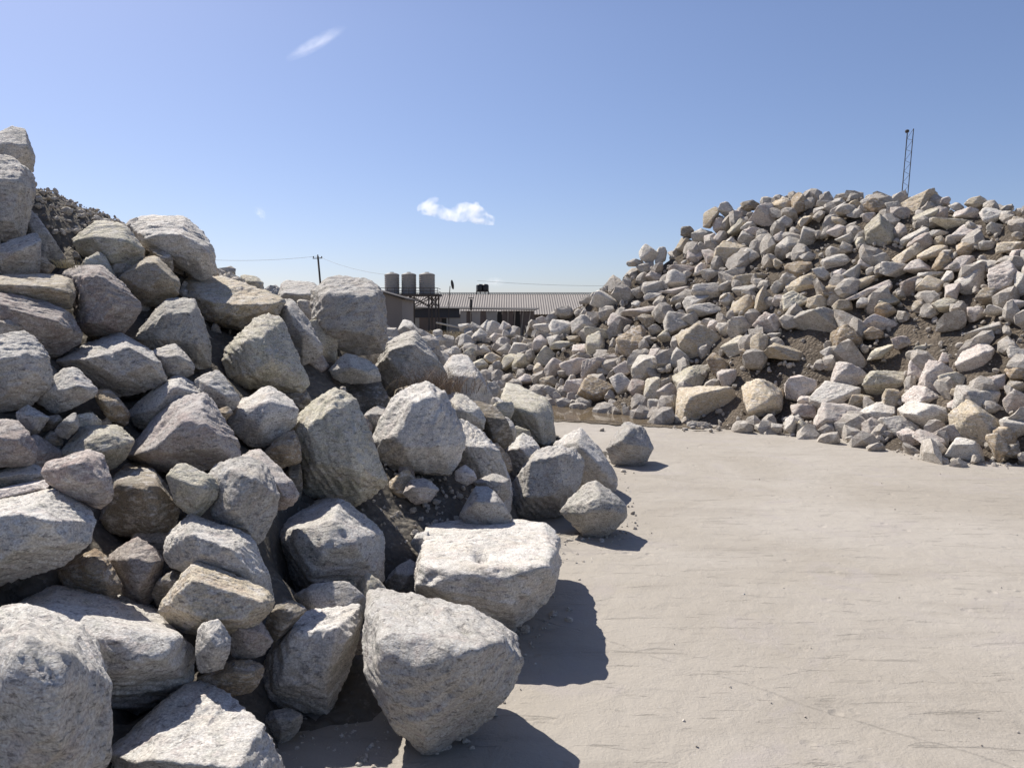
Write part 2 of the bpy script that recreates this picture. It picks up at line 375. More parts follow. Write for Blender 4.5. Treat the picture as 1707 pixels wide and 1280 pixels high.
# ------------------------------------------------------------------ boulders of the near heap
# (label, metres ahead or 'g' = stands on the pavement, how far the top slopes back, tone, contour, front edges)
LEFT = [
("rounded dark boulder crowning the near heap against the sky", 5.6, .2, 'grey', [(-25,240),(2,217),(22,210),(42,216),(52,245),(60,270),(58,285),(30,290),(-15,285)], []),
("tall flat-faced grey block at the frame edge under the crowning boulder", 5.0, .2, 'grey', [(-60,262),(0,258),(40,268),(56,285),(57,315),(46,345),(46,370),(36,400),(15,407),(-50,402)], [(-10,300,.38),(35,300,.35),(20,370,.35)]),
("mottled slab leaning behind the tall flat-faced grey block", 5.25, .2, 'grey', [(42,345),(60,357),(75,380),(100,415),(118,442),(75,460),(40,430),(36,390)], []),
("wedge boulder with a sharp upright right edge below the tall grey block", 4.75, .2, 'grey', [(-35,420),(0,415),(30,405),(50,392),(60,388),(66,392),(67,440),(65,460),(20,462),(-35,458)], [(20,425,.35),(58,405,.3)]),
("smooth domed boulder half buried in rubble soil near the crest", 5.3, .3, 'green', [(118,400),(140,385),(160,367),(185,370),(205,374),(225,395),(243,420),(240,432),(210,452),(185,460),(150,440),(125,415)], []),
("broad weathered boulder with a furrowed sunlit top standing out against the sky", 5.6, .7, 'grey', [(212,372),(240,362),(270,357),(290,356),(305,365),(330,385),(352,405),(360,425),(359,458),(345,465),(310,455),(295,440),(265,425),(235,405)], [(240,395,.25),(270,390,.38),(310,395,.42),(345,422,.32),(320,445,.3)]),
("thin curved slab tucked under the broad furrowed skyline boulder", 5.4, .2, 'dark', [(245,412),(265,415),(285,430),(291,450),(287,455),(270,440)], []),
("rust-tinged boulder below the broad furrowed skyline boulder", 5.1, .4, 'ochre', [(200,468),(215,450),(240,430),(258,426),(270,440),(285,455),(300,470),(299,490),(285,500),(262,512),(245,512),(225,490)], [(240,438,.2),(262,438,.3),(285,470,.35),(240,480,.3)]),
("shaded stone squeezed behind the large smooth slanting face", 5.2, .1, 'grey', [(205,474),(225,480),(235,495),(250,510),(252,520),(240,525),(220,522)], []),
("large boulder with a smooth slanting lilac-grey face and bright shoulder", 4.55, .5, 'violet', [(105,452),(128,442),(165,444),(177,450),(200,472),(237,512),(230,525),(218,537),(208,555),(165,562),(140,555),(125,515),(118,480)], [(150,462,.36),(168,456,.38),(135,490,.3),(190,510,.4),(160,540,.34)]),
("long flat boulder with an orange-stained end, its right tip sunlit", 4.4, .5, 'ochre', [(-45,470),(5,460),(40,458),(100,460),(120,468),(126,490),(122,512),(95,512),(55,500),(-45,482)], [(10,474,.22),(90,478,.35),(112,488,.35)]),
("long purple-grey boulder lying under the orange-stained flat one", 4.25, .2, 'violet', [(-50,490),(0,488),(55,500),(95,512),(120,530),(140,557),(138,567),(100,595),(50,602),(-40,592)], [(30,520,.35),(100,540,.35)]),
("round pitted boulder at the left frame edge at mid-height", 3.75, .2, 'grey', [(-50,580),(5,560),(30,553),(50,558),(72,575),(85,600),(90,635),(75,655),(40,680),(0,688),(-40,690),(-58,630)], []),
("boulder with a bright white top cut by a straight shadow edge", 4.2, .6, 'grey', [(92,605),(118,587),(140,573),(190,560),(200,557),(225,570),(255,590),(273,612),(274,630),(262,640),(235,655),(220,660),(200,665),(180,650),(150,630),(115,612)], [(150,602,.36),(180,590,.4),(215,578,.3),(250,602,.3),(200,630,.4)]),
("shaded lozenge boulder below the one with the shadow-cut white top", 3.8, .2, 'grey', [(52,660),(75,640),(105,615),(122,611),(135,620),(163,650),(160,660),(130,675),(100,688),(70,680)], [(100,650,.32),(135,645,.32)]),
("small olive stone leaning in the dark gap under the white-topped boulder", 3.95, .1, 'brown', [(155,657),(165,648),(185,650),(195,665),(215,685),(217,700),(210,712),(190,705),(175,690),(160,668)], []),
("small pointed pale stone beside the round pitted boulder", 3.6, .2, 'grey', [(24,690),(45,673),(60,682),(72,692),(82,695),(78,705),(65,722),(55,725),(45,710),(27,702)], []),
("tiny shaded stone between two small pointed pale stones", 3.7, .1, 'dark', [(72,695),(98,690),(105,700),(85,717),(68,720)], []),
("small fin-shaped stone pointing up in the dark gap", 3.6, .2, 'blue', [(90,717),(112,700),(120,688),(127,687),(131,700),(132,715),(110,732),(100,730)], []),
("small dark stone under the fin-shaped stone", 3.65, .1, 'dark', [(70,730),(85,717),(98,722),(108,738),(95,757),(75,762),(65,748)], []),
("smooth violet boulder at the left frame edge below the pitted one", 3.35, .2, 'violet', [(-45,702),(0,695),(30,705),(55,728),(63,752),(60,770),(30,777),(0,778),(-45,776)], []),
("greenish-grey angular boulder with a bright broken rim above the blotchy wedge", 3.6, .45, 'green', [(92,760),(130,718),(150,710),(185,708),(200,712),(218,726),(222,738),(210,762),(190,777),(150,787),(110,777)], [(150,735,.28),(178,722,.22),(185,748,.4),(140,760,.36)]),
("blotchy purple and white wedge boulder resting across its neighbours", 3.05, .35, 'violet', [(67,785),(72,772),(90,765),(130,758),(150,750),(165,755),(178,772),(186,800),(189,825),(180,842),(168,848),(155,845),(130,822),(100,815),(75,802)], [(110,778,.3),(140,768,.28),(125,800,.36),(165,812,.3)]),
("shaded slab at the left frame edge above a pale layered slab", 3.35, .4, 'grey', [(-45,800),(0,785),(40,773),(65,775),(78,790),(60,808),(-45,818)], [(0,800,.3),(45,790,.3)]),
("pale layered slab with a sunlit top left of the blotchy wedge", 3.15, .6, 'pink', [(-45,826),(0,815),(70,799),(82,805),(85,815),(50,832),(-45,848)], [(0,830,.25),(60,815,.25)]),
("massive grey boulder with a broken jagged sunlit ledge at the left frame edge", 2.85, .6, 'white', [(-70,850),(0,838),(40,825),(75,818),(90,820),(120,830),(150,855),(156,880),(150,905),(128,918),(120,930),(90,942),(50,957),(0,976),(-70,988)], [(-30,868,.36),(55,850,.4),(80,872,.42),(112,905,.3),(20,920,.45)]),
("dark charcoal boulder with a chalky sunlit cap", 3.45, .8, 'dark', [(168,870),(178,820),(190,790),(205,775),(230,769),(250,775),(265,795),(285,825),(297,850),(293,880),(280,895),(265,902),(230,895),(190,890)], [(195,806,.35),(245,816,.45),(265,808,.38),(255,880,.4)]),
("small heart-shaped stone beside the dark charcoal boulder", 3.3, .2, 'green', [(275,790),(285,778),(305,775),(325,780),(345,792),(360,802),(366,815),(362,830),(345,845),(337,855),(330,862),(310,858),(295,845),(285,815)], [(300,800,.3),(335,815,.36)]),
("speckled boulder with white flecks below the big peaked boulder", 3.35, .4, 'grey', [(350,785),(365,770),(395,762),(420,760),(440,775),(455,800),(465,830),(460,850),(445,880),(430,905),(415,900),(390,890),(360,870),(352,840),(348,810)], [(390,790,.32),(430,800,.3),(390,850,.42)]),
("pinkish sloping boulder sunlit behind the speckled one", 3.7, .7, 'pink', [(397,762),(420,747),(432,750),(450,768),(470,785),(490,808),(498,825),(492,840),(470,850),(445,855),(425,810)], [(435,785,.2),(465,815,.3),(480,832,.25)]),
("big peaked boulder with one bright slanting side in mid-heap", 3.75, .4, 'pink', [(212,768,-.4),(235,730,-.6),(258,705,-.7),(262,690,-.7),(275,675,-.75),(295,660,-.8),(335,655,-.5),(345,665),(357,685),(372,700),(395,735),(402,757),(398,768),(370,777),(345,785),(300,785),(265,780)], [(328,690,.36),(292,722,.44),(245,758,.36),(365,742,.36)]),
("half-shaded boulder behind the big peaked one, its tip sunlit", 4.15, .5, 'grey', [(208,695),(240,665),(270,640),(290,627),(305,625),(318,637),(337,657),(300,682),(255,718),(222,712)], [(290,645,.3),(260,680,.38)]),
("shaded faceted stone right of the white-topped boulder", 4.4, .3, 'grey', [(250,590),(275,578),(290,573),(305,585),(322,605),(328,622),(300,632),(270,632),(258,612)], []),
("dull grey faceted boulder left of the rounded boulder", 4.25, .3, 'grey', [(322,630),(340,622),(365,619),(375,630),(398,660),(400,672),(388,684),(365,680),(345,672),(328,650)], [(345,640,.3),(375,660,.36)]),
("small stone wedged under the dull grey faceted boulder", 4.1, .1, 'brown', [(348,688),(380,676),(388,686),(377,703),(358,708)], []),
("large smooth bluish boulder left of the black hollow", 4.7, .4, 'blue', [(228,567),(250,535),(265,510),(285,497),(320,500),(332,515),(345,555),(352,590),(350,612),(335,617),(310,612),(290,582),(252,575)], [(275,525,.3),(318,520,.34),(330,575,.4),(280,560,.32)]),
("long boulder bridging the black hollow, half in sun and littered with grit", 5.4, .6, 'ochre', [(298,470),(340,465),(365,460),(400,470),(420,490),(450,500),(478,506),(465,527),(425,546),(400,552),(370,546),(345,540),(322,502),(303,490)], [(345,500,.36),(395,510,.4),(450,515,.25),(380,535,.36)]),
("small mossy-grey block on the skyline left of the utility pole", 6.6, .4, 'green', [(400,460),(410,457),(430,463),(440,472),(440,490),(425,495),(405,484)], []),
("gritty lump of stone below the small mossy skyline block", 6.2, .3, 'grey', [(405,495),(418,482),(432,488),(438,502),(425,510),(408,506)], []),
("low sunlit block beside the big square skyline block", 6.7, .7, 'white', [(463,500),(468,475),(480,466),(500,470),(527,473),(530,480),(527,518),(490,519),(466,512)], [(475,490,.4),(524,492,.4)]),
("big square block on the skyline below the utility pole", 6.0, .5, 'grey', [(524,480),(530,472),(550,460),(565,458),(590,465),(620,470),(632,480),(636,505),(640,540),(647,560),(640,585),(610,592),(580,590),(560,580),(540,560),(522,540),(519,530),(524,500)], [(540,492,.38),(580,500,.42),(625,492,.36),(540,540,.42),(625,560,.4)]),
("leaning slab with a sunlit ridge left of the big square block", 5.45, .5, 'grey', [(450,518),(475,497),(487,500),(495,520),(520,550),(540,578),(538,590),(520,605),(503,612),(490,590),(466,552)], [(480,515,.25),(505,555,.38)]),
("large triangular boulder with a pale quartz streak below the leaning slab", 4.9, .35, 'green', [(372,602),(378,580),(400,562),(415,540),(432,525),(450,523),(465,530),(480,555),(500,610),(517,640),(520,652),(505,656),(455,650),(410,646),(383,627)], [(410,568,.32),(440,560,.3),(450,600,.42),(420,625,.36)]),
("small flat bluish slab lodged under the big square block", 5.7, .3, 'blue', [(549,620),(560,600),(575,592),(590,593),(620,605),(633,620),(635,630),(615,640),(575,636),(553,630)], [(585,610,.35),(610,622,.3)]),
("broad shaded boulder with a sunlit crest right of the big square block", 6.6, .5, 'blue', [(615,632),(630,600),(650,570),(670,556),(690,552),(710,575),(735,600),(748,622),(742,652),(700,672),(645,668)], [(645,588,.3),(690,572,.3),(670,625,.42)]),
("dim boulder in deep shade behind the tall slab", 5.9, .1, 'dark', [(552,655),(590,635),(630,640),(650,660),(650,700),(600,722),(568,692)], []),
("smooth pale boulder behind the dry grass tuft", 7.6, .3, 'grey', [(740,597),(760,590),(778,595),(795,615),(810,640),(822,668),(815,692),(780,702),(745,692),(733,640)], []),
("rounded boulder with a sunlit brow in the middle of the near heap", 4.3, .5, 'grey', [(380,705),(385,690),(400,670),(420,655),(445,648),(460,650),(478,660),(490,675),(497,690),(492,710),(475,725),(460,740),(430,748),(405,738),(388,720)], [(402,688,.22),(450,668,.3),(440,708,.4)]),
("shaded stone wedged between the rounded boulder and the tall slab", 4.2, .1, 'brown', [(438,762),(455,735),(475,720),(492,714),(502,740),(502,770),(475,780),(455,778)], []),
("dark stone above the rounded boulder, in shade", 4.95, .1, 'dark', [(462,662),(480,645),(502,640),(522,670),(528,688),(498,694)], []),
("tall upright slab with a flat fluted face and a tan foot", 4.45, .25, 'green', [(487,715),(492,695),(510,685),(530,670),(555,650),(570,652),(590,665),(600,690),(610,725),(625,755),(640,785),(647,800),(640,812),(615,830),(590,843),(560,841),(510,822),(497,800),(492,760)], [(512,712,.26),(555,680,.28),(530,770,.34),(605,790,.34),(570,720,.34)]),
("small stone peeping out between the tall slab and the hulking boulder", 5.3, .3, 'grey', [(605,695),(617,680),(628,675),(645,682),(657,695),(645,715),(622,722),(606,712)], []),
("hulking mottled boulder right of the tall upright slab", 5.1, .3, 'grey', [(620,735),(635,715),(650,690),(665,655),(690,640),(710,636),(730,645),(745,660),(750,690),(765,720),(775,735),(770,755),(765,770),(750,790),(725,801),(700,798),(660,785),(640,770),(624,755)], [(685,672,.28),(722,662,.28),(670,745,.42),(735,745,.36)]),
("greyish boulder with a sunlit cap behind the hulking mottled one", 6.2, .5, 'blue', [(740,660),(755,652),(775,660),(800,680),(810,700),(805,722),(780,722),(748,702)], [(765,680,.3),(790,695,.3)]),
("dark rough boulder right of the sunlit-capped greyish one", 6.4, .3, 'dark', [(783,670),(800,668),(825,680),(840,695),(852,715),(857,730),(847,747),(825,752),(803,724)], []),
("smooth shaded boulder below the dark rough one", 5.6, .25, 'grey', [(742,702),(770,698),(805,720),(820,735),(835,765),(848,795),(852,815),(820,822),(780,802),(752,770)], []),
("boulder half in sun crouching under the standing flat-topped block", 7.0, .5, 'white', [(836,757),(850,735),(870,722),(890,730),(899,750),(892,777),(870,802),(848,792)], [(865,745,.3),(885,765,.3)]),
("standing block with a speckled green-grey top near the puddle", 8.7, .9, 'green', [(828,690),(843,640),(865,640),(905,662),(916,670),(921,700),(926,737),(915,747),(895,744),(878,732),(836,712)], [(836,668,.25),(893,690,.45),(905,742,.3)]),
("rounded gritty boulder at the toe of the heap beside the yard", 'g', .4, 'grey', [(845,840),(855,810),(872,780),(890,760),(905,748),(935,742),(960,748),(972,765),(968,800),(955,830),(940,855),(915,865),(880,866),(853,858)], [(885,768,.38),(935,758,.3),(880,830,.42),(935,822,.42)]),
("craggy boulder behind the rounded gritty one at the toe", 'g', .4, 'grey', [(925,738),(950,732),(965,713),(975,725),(990,740),(1012,765),(1030,800),(1028,820),(1005,828),(975,825),(940,775)], [(965,740,.28),(1005,785,.36)]),
("tilted brick-shaped boulder on the pavement in front of the craggy one", 'g', .35, 'blue', [(934,850),(950,830),(978,805),(990,800),(1010,815),(1042,840),(1047,860),(1035,875),(1010,893),(995,898),(975,890),(945,868)], [(1000,822,.26),(1022,850,.42),(972,850,.36)]),
("lone boulder standing by itself on the pale pavement", 'g', .4, 'grey', [(1013,750),(1022,730),(1035,712),(1050,703),(1065,708),(1082,725),(1086,755),(1079,763),(1078,772),(1065,778),(1020,771)], [(1040,738,.36),(1047,715,.22),(1070,745,.3)]),
("pointed pale stone rising behind the big flat-topped slab", 4.75, .4, 'white', [(766,862),(780,830),(795,812),(812,809),(830,825),(845,845),(857,865),(840,884),(785,886)], []),
("stone with a sunlit edge behind the pointed pale stone", 5.1, .5, 'grey', [(788,807),(815,790),(830,790),(850,800),(850,825),(835,842),(818,812)], []),
("big flat-topped slab with a small pit in its bright top", 3.85, 1.3, 'grey', [(690,972),(700,935),(712,905),(707,886),(725,872),(770,862),(860,866),(920,876),(930,890),(931,930),(928,965),(920,990),(895,1015),(865,1036),(845,1050),(800,1041),(740,1016),(692,995)], [(702,950,.42),(770,962,.5),(850,962,.5),(918,942,.38),(760,1005,.42),(860,1010,.4)]),
("big wedge boulder in the foreground with a hollowed bright top", 'g', .75, 'white', [(606,1000),(612,982),(625,979),(650,990),(685,1010),(715,1020),(770,1018),(800,1040),(835,1042),(855,1055),(864,1085),(855,1120),(840,1160),(815,1200),(790,1225),(740,1245),(705,1253),(680,1235),(650,1210),(630,1165),(615,1120),(608,1060)], [(635,1070,.3),(690,1112,.48),(770,1092,.5),(828,1068,.32),(705,1205,.36),(640,1130,.3),(650,1185,.25),(790,1160,.4),(735,1150,.46)]),
("flat-faced tilted block standing left of the foreground wedge", 'g', .4, 'grey', [(424,1150),(440,1110),(465,1060),(485,1035),(520,1020),(565,1010),(600,1009),(606,1030),(590,1080),(565,1130),(555,1175),(545,1191),(515,1186),(450,1172),(430,1165)], [(488,1052,.28),(560,1058,.34),(588,1045,.22),(540,1135,.36),(470,1140,.3)]),
("large sunlit boulder with a rough bright slope above the tilted block", 3.95, .5, 'white', [(438,895,-.45),(445,880,-.6),(475,855,-.8),(500,845,-.8),(515,832,-.8),(545,830,-.8),(575,840),(605,860),(625,870),(637,895),(632,930),(640,975),(625,995),(580,1010),(545,1016),(520,1009,-.1),(480,977,-.3),(453,940,-.4)], [(560,870,.3),(540,910,.46),(515,960,.42),(592,905,.38),(480,890,.28)]),
("broad shaded boulder left of the large sunlit one with a white fleck", 3.1, .4, 'grey', [(275,902),(290,880),(315,862),(345,868),(375,880),(415,895),(430,915),(450,960),(456,1000),(440,1012),(400,1002),(350,972),(290,942),(272,925)], [(320,890,.3),(380,915,.38),(425,960,.3),(340,930,.38)]),
("tan-faced boulder with a smooth slanting front and rough left corner", 2.85, .35, 'ochre', [(262,1015),(285,985),(305,960),(325,940),(345,944),(370,950),(420,975),(452,990),(459,1000),(455,1025),(440,1040),(420,1052),(380,1054),(330,1057),(288,1042)], [(292,1005,.3),(325,1025,.38),(318,965,.24),(440,1005,.3),(400,1035,.36)]),
("purple-grey boulder upright in the shade above the tan-faced one", 3.15, .2, 'violet', [(183,928),(205,905),(230,897),(255,910),(272,930),(270,950),(262,970),(255,1000),(240,1014),(213,1002),(193,970)], []),
("olive-brown stone in the shade left of the purple-grey upright boulder", 3.05, .3, 'brown', [(92,952),(130,930),(160,914),(172,917),(182,935),(190,960),(205,982),(192,998),(150,994),(108,982)], [(140,945,.3),(170,960,.36)]),
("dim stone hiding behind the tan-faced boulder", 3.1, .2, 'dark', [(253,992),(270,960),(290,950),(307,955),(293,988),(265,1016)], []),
("very large boulder with a bright rippled top and smooth shaded front", 2.75, 1.0, 'white', [(-30,1012),(5,1000),(25,975),(60,965),(100,957),(135,970),(180,1000),(220,1003),(260,1020),(290,1050),(325,1085),(328,1110),(320,1135),(290,1152),(250,1176),(220,1196),(180,1202),(100,1202),(0,1150)], [(60,1025,.3),(130,1035,.4),(205,1045,.42),(285,1088,.34),(225,1110,.45),(150,1130,.45)]),
("huge crystalline boulder filling the bottom left corner", 2.05, .6, 'white', [(-120,1080),(-60,1040),(0,1012),(40,1005),(80,1018),(130,1053),(165,1098),(180,1150),(184,1180),(178,1230),(178,1280),(160,1330),(60,1365),(-100,1345)], [(40,1060,.34),(20,1120,.5),(100,1150,.46),(120,1085,.3),(90,1240,.46)]),
("small upright egg-shaped stone beside the very large rippled boulder", 2.65, .3, 'grey', [(327,1070),(335,1040),(352,1027),(370,1035),(385,1065),(384,1087),(370,1112),(350,1121),(332,1119),(328,1095)], [(350,1065,.36),(362,1080,.36)]),
("small knobbly stone right of the egg-shaped one", 2.85, .3, 'pink', [(374,1042),(392,1025),(410,1024),(435,1035),(442,1050),(456,1068),(442,1090),(422,1097),(390,1097),(377,1070)], []),
("low shaded stone with a sunlit back under the knobbly one", 2.75, .4, 'brown', [(330,1132),(358,1110),(390,1098),(422,1099),(440,1112),(432,1147),(400,1160),(350,1162)], [(390,1120,.3),(415,1125,.3)]),
("bright pyramid boulder at the bottom frame edge", 2.4, .55, 'white', [(176,1250),(215,1220),(260,1180),(300,1140),(318,1133),(340,1138),(375,1170),(420,1200),(455,1235),(471,1275),(472,1310),(400,1345),(280,1350),(198,1305)], [(212,1268,.24),(300,1272,.42),(420,1285,.42)]),
("small lumpy stone at the foot of the flat-faced tilted block", 'g', .3, 'grey', [(440,1200),(450,1185),(470,1178),(490,1182),(506,1195),(500,1215),(480,1236),(465,1241),(450,1225)], []),
("round reddish dirt-crusted stone in the soil gap behind the flat-topped slab", 4.8, .3, 'pink', [(672,820),(680,803),(700,797),(720,803),(730,815),(720,835),(695,841),(678,832)], []),
("little pale stone at the foot of the hulking mottled boulder", 5.05, .2, 'pink', [(758,785),(775,774),(790,785),(797,800),(777,810),(758,802)], []),
("dusty stone in the soil below the big flat-topped slab's left end", 4.2, .2, 'grey', [(640,972),(660,945),(690,930),(705,950),(695,992),(650,994)], []),
("small pale chip stone tucked behind the flat-topped slab's left corner", 4.35, .3, 'white', [(683,907),(695,888),(713,884),(722,905),(702,928)], []),
("sunlit stone beyond the crest in front of the small brown shed", 9.5, .5, 'white', [(660,556),(672,532),(685,534),(703,556),(690,572),(665,570)], []),
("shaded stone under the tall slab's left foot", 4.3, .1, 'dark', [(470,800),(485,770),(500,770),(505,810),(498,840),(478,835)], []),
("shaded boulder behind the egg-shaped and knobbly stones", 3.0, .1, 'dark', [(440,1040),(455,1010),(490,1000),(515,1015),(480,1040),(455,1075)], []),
("small pinkish stone half hidden between the tilted block and the wedge", 3.25, .2, 'pink', [(586,1092),(600,1055),(615,1050),(622,1075),(612,1090)], []),
]
LEFT_CENTRES = []
def rock_level(w_px):
    return 6 if w_px > 110 else 5 if w_px > 45 else 4 if w_px > 22 else 3
for i, (label, d, b, tone, out, ridge) in enumerate(LEFT):
    O = np.array([o[:2] for o in out], float)
    if d == 'g':
        P = outline_points(out, ridge, 1.0, b)
        zmin = (P[:, 2] - CAM[2]).min()
        d = (CAM[2] + 0.012) / -zmin
    P = outline_points(out, ridge, d, b * (1.35 if b >= .4 else 1))
    P = P.mean(0) + (P - P.mean(0)) * .975
    w = math.sqrt(np.ptp(O[:, 0]) * np.ptp(O[:, 1]))
    me, c = rock_mesh('boulder', P, 100 + i, rock_level(w), merge=.935 if w > 100 else .905, chips=4)
    if 'small pit' in label:
        co = np.empty(len(me.vertices) * 3, np.float32); me.vertices.foreach_get('co', co); co = co.reshape(-1, 3).astype(float)
        W = co + c - CAM; dp = W @ FW
        qx, qy = 853.5 + FPX * (W @ RT) / dp, 640 - FPX * (W @ UP) / dp
        r2 = ((qx - 803) / 11) ** 2 + ((qy - 926) / 9) ** 2 + 100 * (dp > dp[np.hypot(qx - 803, qy - 926) < 12].min() + .25)
        co[:, 2] -= .06 * np.exp(-r2 ** 1.5); me.vertices.foreach_set('co', co.astype(np.float32).ravel()); me.update()
    o = link_mesh('boulder', me, TONES[tone], loc=c)
    tag(o, label, 'boulder', 'boulders of the near heap')
    LEFT_CENTRES.append((c, w / FPX * d, P))

# soil body of the near heap: passes just behind the boulders
def rbf_surface(pts, vals, smooth):
    pts = np.asarray(pts); vals = np.asarray(vals); n = len(pts)
    K = -np.linalg.norm(pts[:, None] - pts[None], axis=2) + np.eye(n) * smooth
    A = np.zeros((n + 1, n + 1)); A[:n, :n] = K; A[:n, n] = 1; A[n, :n] = 1
    s = np.linalg.solve(A, np.append(vals, 0))
    def f(X):
        return -np.linalg.norm(X[:, None] - pts[None], axis=2) @ s[:n] + s[n]
    return f
_p, _z = [], []
for c, s, P in LEFT_CENTRES:
    r = c - CAM; q = c + r / np.linalg.norm(r) * s * .42
    _p.append(q[:2]); _z.append(q[2] - s * .12)
for px, py, d in ((70,300,5.7),(100,322,5.75),(150,350,5.8),(200,374,5.9),(95,390,5.5),(380,480,6.3),(400,480,6.5),(440,500,6.6),
                  (660,880,4.75),(700,850,4.9),(740,835,5.1),(640,900,4.45),(665,900,4.5),(690,880,4.65),(720,860,4.8),(620,870,4.55),(100,380,5.45),(80,345,5.55),(140,365,5.65),(670,540,9.0),(720,580,9.0)):
    q = at(px, py, d); _p.append(q[:2]); _z.append(q[2])
for px, py in ((478,1275),(560,1225),(700,1175),(845,1040),(1000,770),(925,735),(860,700),(830,670)):
    q = on_ground(px, py); _p.append(q[:2]); _z.append(-.12)
for px, py in ((940,890),(1000,850),(1045,890),(965,930),(1030,800),(900,1010),(1060,840)):
    q = on_ground(px, py); _p.append(q[:2]); _z.append(-.5)
for x, y, z in ((-.5,2.2,-.1),(.6,3.2,-.15),(1.5,5,-.2),(1.7,8,-.2),(1,11,-.15),(-.6,13,-.1),(-2.2,12,.25),(-4,12,.5),(-6.5,12,.4),(-9,11,.3),(-3.5,9,1.0),(-5.5,9,1.6),
                (-7.5,8,2.4),(-7,6,3.1),(-6,4.5,2.7),(-5.5,3,2.0),(-5,1.5,1.2),(-3,1.2,.6),(-2,.8,.2),(-4,0,.3),(-6,0,.4),(-9,3,1.8),(-10,6,2.0),(-9,0,.2),(-11,9,.6)):
    _p.append((x, y)); _z.append(z)
left_rbf = rbf_surface(_p, _z, .8)
gx, gy = np.meshgrid(np.arange(-11, 2.2, .07), np.arange(-.4, 13.4, .07))
XY = np.stack([gx.ravel(), gy.ravel()], 1)
Z = np.concatenate([left_rbf(XY[i:i+4000]) for i in range(0, len(XY), 4000)])
X3 = np.column_stack([XY, Z * 0 + 3.3])
Z = Z + .05 * fbm(X3 * 1.7, 3) + .035 * fbm(X3 * 6, 3, .6)
# the soil lies behind the faces of the boulders it carries: sink it wherever it would rise in front of one
DM = np.full((330, 450), -1.0)
gyp, gxp = np.mgrid[0:330, 0:450] * 4.0
for (lab_, d_, b_, t_, out_, rd_), (c, s_, P) in zip(LEFT, LEFT_CENTRES):
    dep = float((c - CAM) @ FW) + .12 * s_
    O = np.array([o[:2] for o in out_], float); O = O.mean(0) + (O - O.mean(0)) * .97
    ins = np.zeros(gxp.shape, bool)
    for a_, e_ in zip(O, np.roll(O, -1, 0)):
        cnd = (a_[1] > gyp) != (e_[1] > gyp)
        with np.errstate(divide='ignore', invalid='ignore'):
            xi = a_[0] + (gyp - a_[1]) * (e_[0] - a_[0]) / (e_[1] - a_[1])
        ins ^= cnd & (gxp < xi)
    DM[ins] = np.where(DM[ins] < 0, dep, np.minimum(DM[ins], dep))
act = np.arange(len(XY))
for it in range(70):
    Pw = np.column_stack([XY[act], Z[act]]) - CAM
    dep = Pw @ FW
    okd = dep > .3
    pxx = 853.5 + FPX * (Pw @ RT) / np.maximum(dep, .3); pyy = 640 - FPX * (Pw @ UP) / np.maximum(dep, .3)
    ii = (pyy / 4).astype(int); jj = (pxx / 4).astype(int)
    inn = okd & (ii >= 0) & (ii < 330) & (jj >= 0) & (jj < 450) & (Z[act] > -.08)
    lim = np.where(inn, DM[np.clip(ii, 0, 329), np.clip(jj, 0, 449)], -1)
    bad = dep < lim
    if not bad.any(): break
    Z[act[bad]] -= .05
Zg = Z.reshape(gx.shape)
for it in range(2):
    Zp = np.pad(Zg, 1, mode='edge')
    Zm = (Zp[:-2, 1:-1] + Zp[2:, 1:-1] + Zp[1:-1, :-2] + Zp[1:-1, 2:]) / 4
    Zg = np.minimum(Zg, .5 * Zg + .5 * Zm)
Z = Zg.ravel()
def left_h(X):
    X = np.asarray(X); j = np.clip(((X[:, 0] + 11) / .07).round().astype(int), 0, gx0.shape[1] - 1); i = np.clip(((X[:, 1] + .4) / .07).round().astype(int), 0, gx0.shape[0] - 1)
    return Zl[i, j]
gx0, Zl = gx, Zg
ny, nx = gx.shape
idx = np.arange(nx * ny).reshape(ny, nx)
F = np.stack([idx[:-1, :-1], idx[:-1, 1:], idx[1:, 1:], idx[1:, :-1]], -1).reshape(-1, 4)
keep = Z[F].max(1) > -.03
me = np_mesh('soil_mound', np.column_stack([XY, np.maximum(Z, -.08)]), F[keep])
tag(link_mesh('soil_mound', me, SOIL_L), 'grey soil and grit that the near heap of boulders lies in', kind='structure')
def scatter_rubble(name, pts, sizes, mat, label, seed, parent=None):
    """small broken stones nobody would count: one mesh"""
    rng = np.random.RandomState(seed)
    base, Ft = ico(2)
    VV, FF = [], []
    for i, (p, s) in enumerate(zip(pts, sizes)):
        n = rng.normal(size=(7, 3)); n /= np.linalg.norm(n, axis=1)[:, None]
        D = rng.uniform(.55, 1.0, 7)
        T = np.maximum(base @ (n / D[:, None]).T, .75); r = 1 / T.max(1)
        A = np.linalg.qr(rng.normal(size=(3, 3)))[0] @ np.diag(rng.uniform(.6, 1.15, 3))
        VV.append((base * r[:, None]) @ A.T * s + p); FF.append(Ft + i * len(base))
    me = np_mesh(name, np.vstack(VV), np.vstack(FF), smooth=False)
    return tag(link_mesh(name, me, mat), label, kind='stuff')
rng = np.random.RandomState(5)
_pts, _sz = [], []
